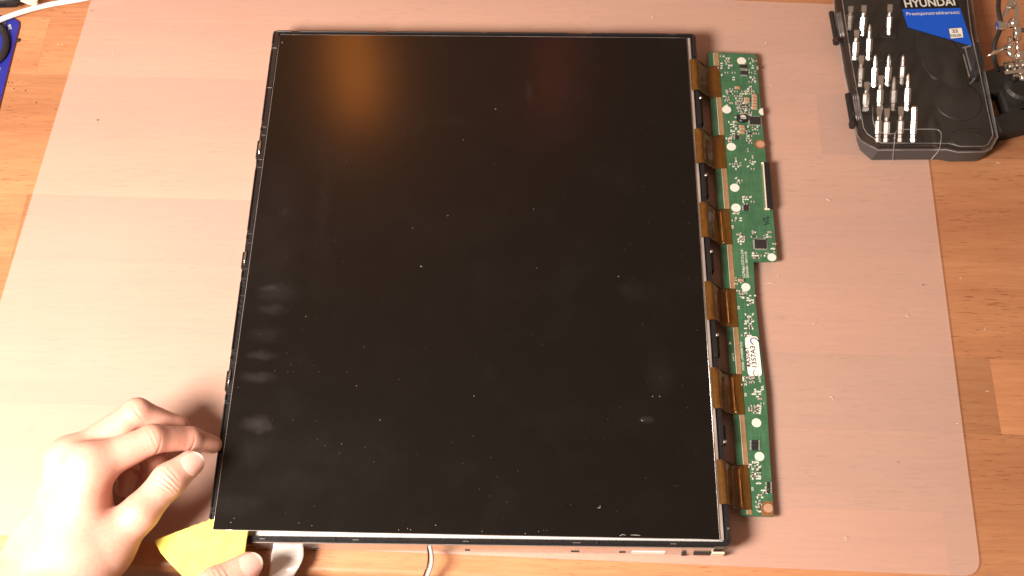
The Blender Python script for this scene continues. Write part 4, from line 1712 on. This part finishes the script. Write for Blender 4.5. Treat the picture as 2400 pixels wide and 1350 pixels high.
# bits
bits = [('top', [(1993, 14, 70), (2024, 12, 86), (2085, 10, 84)]), ('second', [(2007, 70, 142), (2038, 57, 144)]),
        ('third', [(2018, 130, 205), (2051, 128, 206), (2083, 127, 204), (2116, 128, 200)]),
        ('fourth', [(2031, 192, 262), (2064, 177, 262), (2095, 179, 262), (2128, 172, 263)]),
        ('bottom', [(2060, 250, 335), (2078, 254, 335), (2111, 250, 335), (2142, 249, 335)])]
ordn = ['first', 'second', 'third', 'fourth']
rb = random.Random(21)
for rname, row in bits:
    for i, (x, y0, y1) in enumerate(row):
        lo_, hi_ = U(x - 3, y1, 0.0062), U(x + 1, y0, 0.0215)
        d_ = hi_ - lo_
        dn_ = d_.normalized()
        t = thing('screwdriver_bit', tuple(lo_), f'{ordn[i]} steel screwdriver bit from the left in the {rname} row of the case', 'bit', 'screwdriver bits in the clear case')
        r = 0.0026
        roll = 0.50 + rb.uniform(-0.24, 0.24)
        sx_ = dn_.cross(Vector((0, 0, 1))).normalized()
        up_ = sx_.cross(dn_)
        ringf = lambda p, r_, n__=6, rr_=roll: [p + (sx_ * math.cos(rr_ + 2 * math.pi * k / n__) + up_ * math.sin(rr_ + 2 * math.pi * k / n__)) * r_ for k in range(n__)]
        m_ = MB()
        m_.loft([ringf(lo_, r * 0.8), ringf(lo_ + d_ * 0.03, r), ringf(lo_ + d_ * 0.14, r), ringf(lo_ + d_ * 0.16, r * 0.82), ringf(lo_ + d_ * 0.23, r * 0.82), ringf(lo_ + d_ * 0.25, r), ringf(lo_ + d_ * 0.60, r), ringf(lo_ + d_ * 0.64, r * 0.6)])
        m_.build('shank', M['bit'], t)
        m_ = MB()
        k_ = rb.random()
        if (rname, i) == ('bottom', 3):
            m_.loft([ringf(lo_ + d_ * 0.62, r * 0.95), ringf(lo_ + d_ * 0.96, r * 0.95), ringf(lo_ + d_, r * 0.6)])
        elif k_ < 0.35:
            m_.loft([ringf(lo_ + d_ * 0.62, r * 0.62, 10), ringf(lo_ + d_ * 0.80, r * 0.60, 10), ringf(lo_ + d_ * 0.94, r * 0.45, 10), ringf(lo_ + d_, r * 0.1, 10)])
        else:
            def blade(p, w, h_):
                return [p + sx_ * a * w + up_ * b * h_ for a, b in ((-1, -1), (1, -1), (1, 1), (-1, 1))]
            m_.loft([ringf(lo_ + d_ * 0.62, r * 0.6, 10), ringf(lo_ + d_ * 0.74, r * 0.58, 10)])
            m_.loft([blade(lo_ + d_ * 0.72, r * 0.5, r * 0.5), blade(lo_ + d_ * 0.84, r * 0.75, r * 0.3), blade(lo_ + d_, r * 0.75, r * 0.12)])
        m_.build('tip', M['bit'], t)

# ================================================================== helping hands stand at the right edge
hh = thing('helping_hand_stand', tuple(U(2380, 260, 0.0)), 'chrome clip stand with black iron foot at the right edge, behind the tool case', 'clip stand')
m_ = MB()
m_.prism(upoly([(2296, 170), (2350, 150), (2420, 160), (2440, 230), (2420, 262), (2360, 262), (2345, 214), (2310, 216)], 0.012), 0.0004, 0.012, 0.002)
m_.build('foot', M['iron'], hh)
m_ = MB()
m_.prism(upoly([(2326, 270), (2420, 240), (2440, 290), (2345, 312), (2338, 300)], 0.012), 0.0004, 0.012, 0.002)
m_.build('foot_leg', M['iron'], hh)
m_ = MB()
a = U(2385, 215, 0.012)
m_.cyl((a.x, a.y), 0.012, 0.012, 0.020, 20, 0.002)
m_.build('foot_boss', M['iron'], hh)
for y_ in (150, 172):
    m_ = MB()
    m_.obox(U(2354, y_, 0.036), U(2440, y_ - 10, 0.036), 0.0030, 0.0016)
    m_.build('clamp_plate', M['chrome'], hh)
m_ = MB()
m_.obox(U(2356, 161, 0.033), U(2440, 151, 0.033), 0.0085, 0.0010)
m_.build('clamp_plate', M['steel'], hh)
for (x, y, r_) in ((2366, 160, .0024), (2382, 158, .0022), (2396, 157, .0024)):
    q = U(x, y, 0.034)
    m_ = MB()
    m_.cyl((q.x, q.y), r_, 0.030, 0.0385, 16, 0.0008)
    m_.build('clamp_screw', M['chrome'], hh, auto=35)
q = U(2394, 182, 0.03)
m_ = MB()
m_.tube([q, q + Vector((0.0005, -0.0015, 0.002)), q + Vector((0.001, -0.003, 0.004))], [0.0028, 0.0034, 0.0015], 14)
m_.build('wing_nut', M['chrome'], hh, smooth=True)
m_ = MB()
q = U(2390, 160, 0.034)
m_.tube([Vector((q.x, q.y, 0.018)), q], 0.003, 12)
m_.build('post', M['chrome'], hh, smooth=True)
# ball joints, rods and knob
m_ = MB()
m_.tube([U(2336, 60, 0.055), U(2337, 60, 0.055), U(2356, 60, 0.055), U(2358, 60, 0.055)], [0.0022, 0.0034, 0.0034, 0.0022], 16)
m_.build('knob', M['chrome'], hh, auto=40)
m_ = MB()
m_.tube([U(2356, 60, 0.055), U(2384, 56, 0.055)], 0.0017, 10)
m_.build('knob_shaft', M['chrome'], hh, smooth=True)
for (x, y, z, r_) in ((2376, 54, .055, .0042), (2390, 130, .043, .0040), (2368, 110, .046, .0032)):
    q = U(x, y, z)
    rings = []
    for k in range(1, 9):
        t = -math.pi / 2 + math.pi * k / 9
        rings.append([(q.x + r_ * math.cos(t) * math.cos(a_), q.y + r_ * math.cos(t) * math.sin(a_), q.z + r_ * math.sin(t)) for a_ in [2 * math.pi * i / 16 for i in range(16)]])
    m_ = MB()
    m_.loft(rings)
    m_.build('ball_joint', M['chrome'], hh, smooth=True)
for (a_, b_, r_) in ((((2366, 86), .048), ((2366, 120), .043), .0013), (((2384, 84), .048), ((2386, 124), .044), .0013), (((2360, 118), .045), ((2386, 142), .040), .0022), (((2384, 60), .054), ((2384, 95), .047), .0030)):
    m_ = MB()
    m_.tube([U(*a_[0], a_[1]), U(*b_[0], b_[1])], r_, 10)
    m_.build('rod', M['chrome'], hh, smooth=True)
# pointed test rod
m_ = MB()
m_.tube([U(2313, 132, .040), U(2326, 126, .041), U(2328, 125, .041), U(2362, 109, .044)], [0.0004, 0.0012, 0.0016, 0.0018], 10)
m_.build('pin', M['chrome'], hh, smooth=True)
# alligator clip jaws
m_ = MB()
m_.loft([[U(2351, 38, .062), U(2357, 42, .060), U(2358, 40, .057), U(2350, 36, .058)], [U(2370, -18, .066), U(2386, -14, .064), U(2386, -14, .059), U(2370, -18, .060)]])
m_.build('jaw', M['chrome'], hh)
m_ = MB()
m_.loft([[U(2376, 44, .058), U(2384, 42, .058), U(2384, 40, .055), U(2376, 42, .055)], [U(2380, 14, .064), U(2392, 14, .064), U(2392, 14, .060), U(2380, 14, .060)]])
m_.build('jaw', M['chrome'], hh)
q = U(2379, 9, .066)
m_ = MB()
m_.cyl((q.x, q.y), 0.0016, 0.062, 0.0680, 14, 0.0004)
m_.build('rivet', M['chrome'], hh)
m_ = MB()
m_.tube(smooth_path([U(2344, -30, .05), U(2340, 20, .048), U(2346, 60, .045), U(2332, 100, .04), U(2330, 135, .034), U(2340, 165, .02)], 6), 0.0017, 10)
m_.build('hose', M['dark_wire'], hh, smooth=True)
m_ = MB()
m_.tube([U(2386, 70, .03), U(2440, 74, .03)], 0.0016, 8)
m_.build('arm', M['iron'], hh, smooth=True)

# ================================================================== top left corner: blue plate, ring, cable, brush
bpx = [(-150, 10), (28, 40), (46, 50), (46, 62), (2, 236), (-30, 370), (-150, 370)]
zp = 0.0016
pl = thing('blue_plate', tuple(U(-40, 160, 0.0)), 'blue plate with white printed numbers at the upper left edge', 'plate')
m_ = MB()
pp = rounded(upoly(bpx, zp), 0.0015, 3)
m_.prism(pp, 0.0003, 0.0012)
m_.build('plate_core', M['plate_edge'], pl)
m_ = MB()
m_.prism(inset(pp, 0.00045), 0.0012, zp)
m_.build('plate_face', M['plate_blue'], pl)
text_mesh('printed_number', '20', U(13, 62, zp), U(12, 50, zp), zp + 0.0001, M['silk'], pl, 0.0024, 0.01)
text_mesh('printed_number', '28', U(27, 69, zp), U(25, 57, zp), zp + 0.0001, M['silk'], pl, 0.0024, 0.01)
text_mesh('printed_number', '4', U(2, 166, zp), U(1, 158, zp), zp + 0.0001, M['silk'], pl, 0.0022, 0.01)
rg = thing('cable_loop', tuple(U(-20, 100, 0.0)), 'black rubber ring lying on the blue plate at the left edge', 'ring')
m_ = MB()
cpts = [U(-22 + 36 * math.cos(t), 100 + 47 * math.sin(t), 0.0045) for t in [2 * math.pi * k / 36 for k in range(37)]]
m_.tube(cpts, 0.0025, 10, cap=False)
m_.build('ring', M['dark_wire'], rg, smooth=True)
m_ = MB()
m_.tube(smooth_path([U(-60, 80, .010), U(-20, 57, .009), U(3, 45, .0085), U(60, 25, .006), U(120, 10, .005), U(200, -4, .0045), U(300, -28, .004)], 8), 0.0021, 12)
o = m_.build('white_cable', M['white_wire'], origin=tuple(U(100, 15, 0.002)), smooth=True)
tag(o, 'white round cable curving across the upper left corner', 'cable')
br_ = thing('brush', tuple(U(20, 0, 0.0)), 'black handled brush with pale bristles in the upper left corner', 'brush')
m_ = MB()
m_.tube([U(-80, -6, .010), U(0, -4, .011), U(36, -6, .011), U(44, -6, .0105)], [0.0068, 0.0076, 0.0076, 0.006], 16)
m_.build('handle', M['black'], br_, auto=40)
m_ = MB()
m_.tube([U(42, -6, .0105), U(52, -7, .0105)], [0.0060, 0.0046], 14)
m_.build('ferrule', M['dark_wire'], br_, auto=40)
m_ = MB()
r3 = random.Random(8)
for k in range(130):
    a_, b_ = r3.uniform(-1, 1), r3.uniform(-1, 1)
    s0 = U(51 + r3.uniform(-3, 2), -6 + a_ * 9, .0105 + b_ * .003)
    e0 = U(84 + r3.uniform(-6, 5), -6 + a_ * 19 + r3.uniform(-3, 3), .0095 + b_ * .0045)
    m_.tube([s0, s0.lerp(e0, 0.5) + Vector((0, 0, r3.uniform(-.0006, .0006))), e0], [0.0003, 0.00028, 0.0002], 4)
o_ = m_.build('bristles', M['bristle'], br_)
o_['kind'] = 'stuff'

# ================================================================== crumbs and flecks


def crumb(mbx, px, py, r, z0, rr):
    q = U(px, py, z0)
    rings = []
    sx, sy, sz = rr.uniform(.7, 1.3), rr.uniform(.7, 1.2), rr.uniform(.4, .8)
    for k in range(1, 5):
        t = -math.pi / 2 + math.pi * k / 5
        rings.append([(q.x + r * sx * math.cos(t) * math.cos(a_) * rr.uniform(.8, 1.2), q.y + r * sy * math.cos(t) * math.sin(a_) * rr.uniform(.8, 1.2), z0 + r * sz * (1 + math.sin(t))) for a_ in [2 * math.pi * i / 7 for i in range(7)]])
    mbx.loft(rings)


rc = random.Random(17)
m_ = MB()
crumb(m_, 43, 97, 0.0016, 0.0, rc)
o = m_.build('crumb', M['crumb'], origin=tuple(U(43, 97, 0)))
tag(o, 'largest dark crumb on the wood beside the blue plate', 'crumb')
m_ = MB()
for (x, y, r) in ((20, 195, .0004), (29, 195, .0005), (24, 201, .0004), (33, 208, .0006), (60, 213, .0005), (85, 241, .0005), (131, 256, .0005), (22, 168, .0005), (150, 28, .0004), (43, 141, .0003), (39, 188, .0003), (22, 251, .0004)):
    crumb(m_, x, y, r, 0.0, rc)
for (x, y, r) in ((229, 282, .0007), (214, 25, .0004), (2163, 668, .0004), (2105, 1083, .0004), (570, 215, .0002)):
    crumb(m_, x, y, r, MT, rc)
o = m_.build('dark_specks', M['crumb'])
tag(o, 'scattered tiny dark crumbs on the wood and mat', 'crumbs', kind='stuff')
m_ = MB()


def curl(px, py, L_px, ang, z0):
    a_ = U(px, py, z0 + 0.0003)
    l_ = L_px * 0.0003
    d_ = Vector((math.cos(ang), math.sin(ang), 0)) * l_
    s_ = Vector((-d_.y, d_.x, 0)) * rc.uniform(-.5, .5)
    m_.tube([a_, a_ + d_ * 0.5 + s_, a_ + d_], [0.00012, 0.0002, 0.0001], 5)


for (x, y, l, a_, z0) in ((1792, 102, 10, .9, MT), (1798, 665, 14, .2, MT), (1945, 470, 10, 2.6, MT), (2242, 992, 5, 0, MT), (1943, 930, 10, -.7, MT), (1978, 1258, 8, -1.2, MT), (2334, 386, 12, .3, 0), (2310, 775, 8, 1.2, 0), (2248, 652, 6, -.4, 0), (2310, 918, 8, 0, 0), (134, 106, 5, .2, 0), (164, 85, 3, 0, 0), (145, 105, 3, 0, 0), (1785, 162, 4, 0, MT), (1806, 200, 4, 0, MT), (1530, 42, 8, 1.5, MT), (1822, 648, 3, 0, MT), (1530, 1258, 5, 0, MT), (262, 125, 4, 0, MT), (2130, 742, 8, 2.2, MT), (1905, 760, 6, .4, MT)):
    curl(x, y, l, a_, z0)
o = m_.build('pale_shavings', M['fleck'])
tag(o, 'scattered tiny pale shavings on the mat and wood', 'shavings', kind='stuff')
m_ = MB()
for (x, y, l, a_) in ((985, 623, 10, -.5), (1048, 506, 5, .2), (1528, 929, 6, .4), (1545, 928, 5, -.4), (1160, 256, 6, .1), (660, 100, 7, -.2), (1503, 984, 9, -.6), (1448, 648, 5, 0), (1130, 1246, 3, 1.5), (890, 985, 4, 1), (966, 534, 4, .5), (1110, 928, 4, -.3), (1250, 490, 3, 0), (835, 905, 3, .5), (800, 1040, 3, 0), (716, 742, 4, .8), (1258, 628, 2, 0), (1085, 328, 3, .5), (1452, 1256, 26, .12), (1478, 1254, 40, -.04), (955, 1240, 4, 1.5), (962, 1243, 4, 1.4), (1020, 1232, 5, .4), (935, 1243, 3, 1.5), (730, 1232, 3, 0), (700, 1226, 3, 1), (1230, 1250, 4, .1), (1262, 1246, 3, .6), (1400, 1190, 16, .7), (540, 1225, 4, .8), (548, 1215, 3, 1)):
    q = U(x, y, FT)
    uu = (q.x - gx0) / (gx1 - gx0)
    vv = (q.y - gy0) / (gy1 - gy0)
    curl(x, y, l * 0.5, a_, FT + gz(uu, vv) - 0.0003)
o = m_.build('lint', M['lint'])
tag(o, 'scattered specks of pale lint on the dark screen', 'lint', kind='stuff')
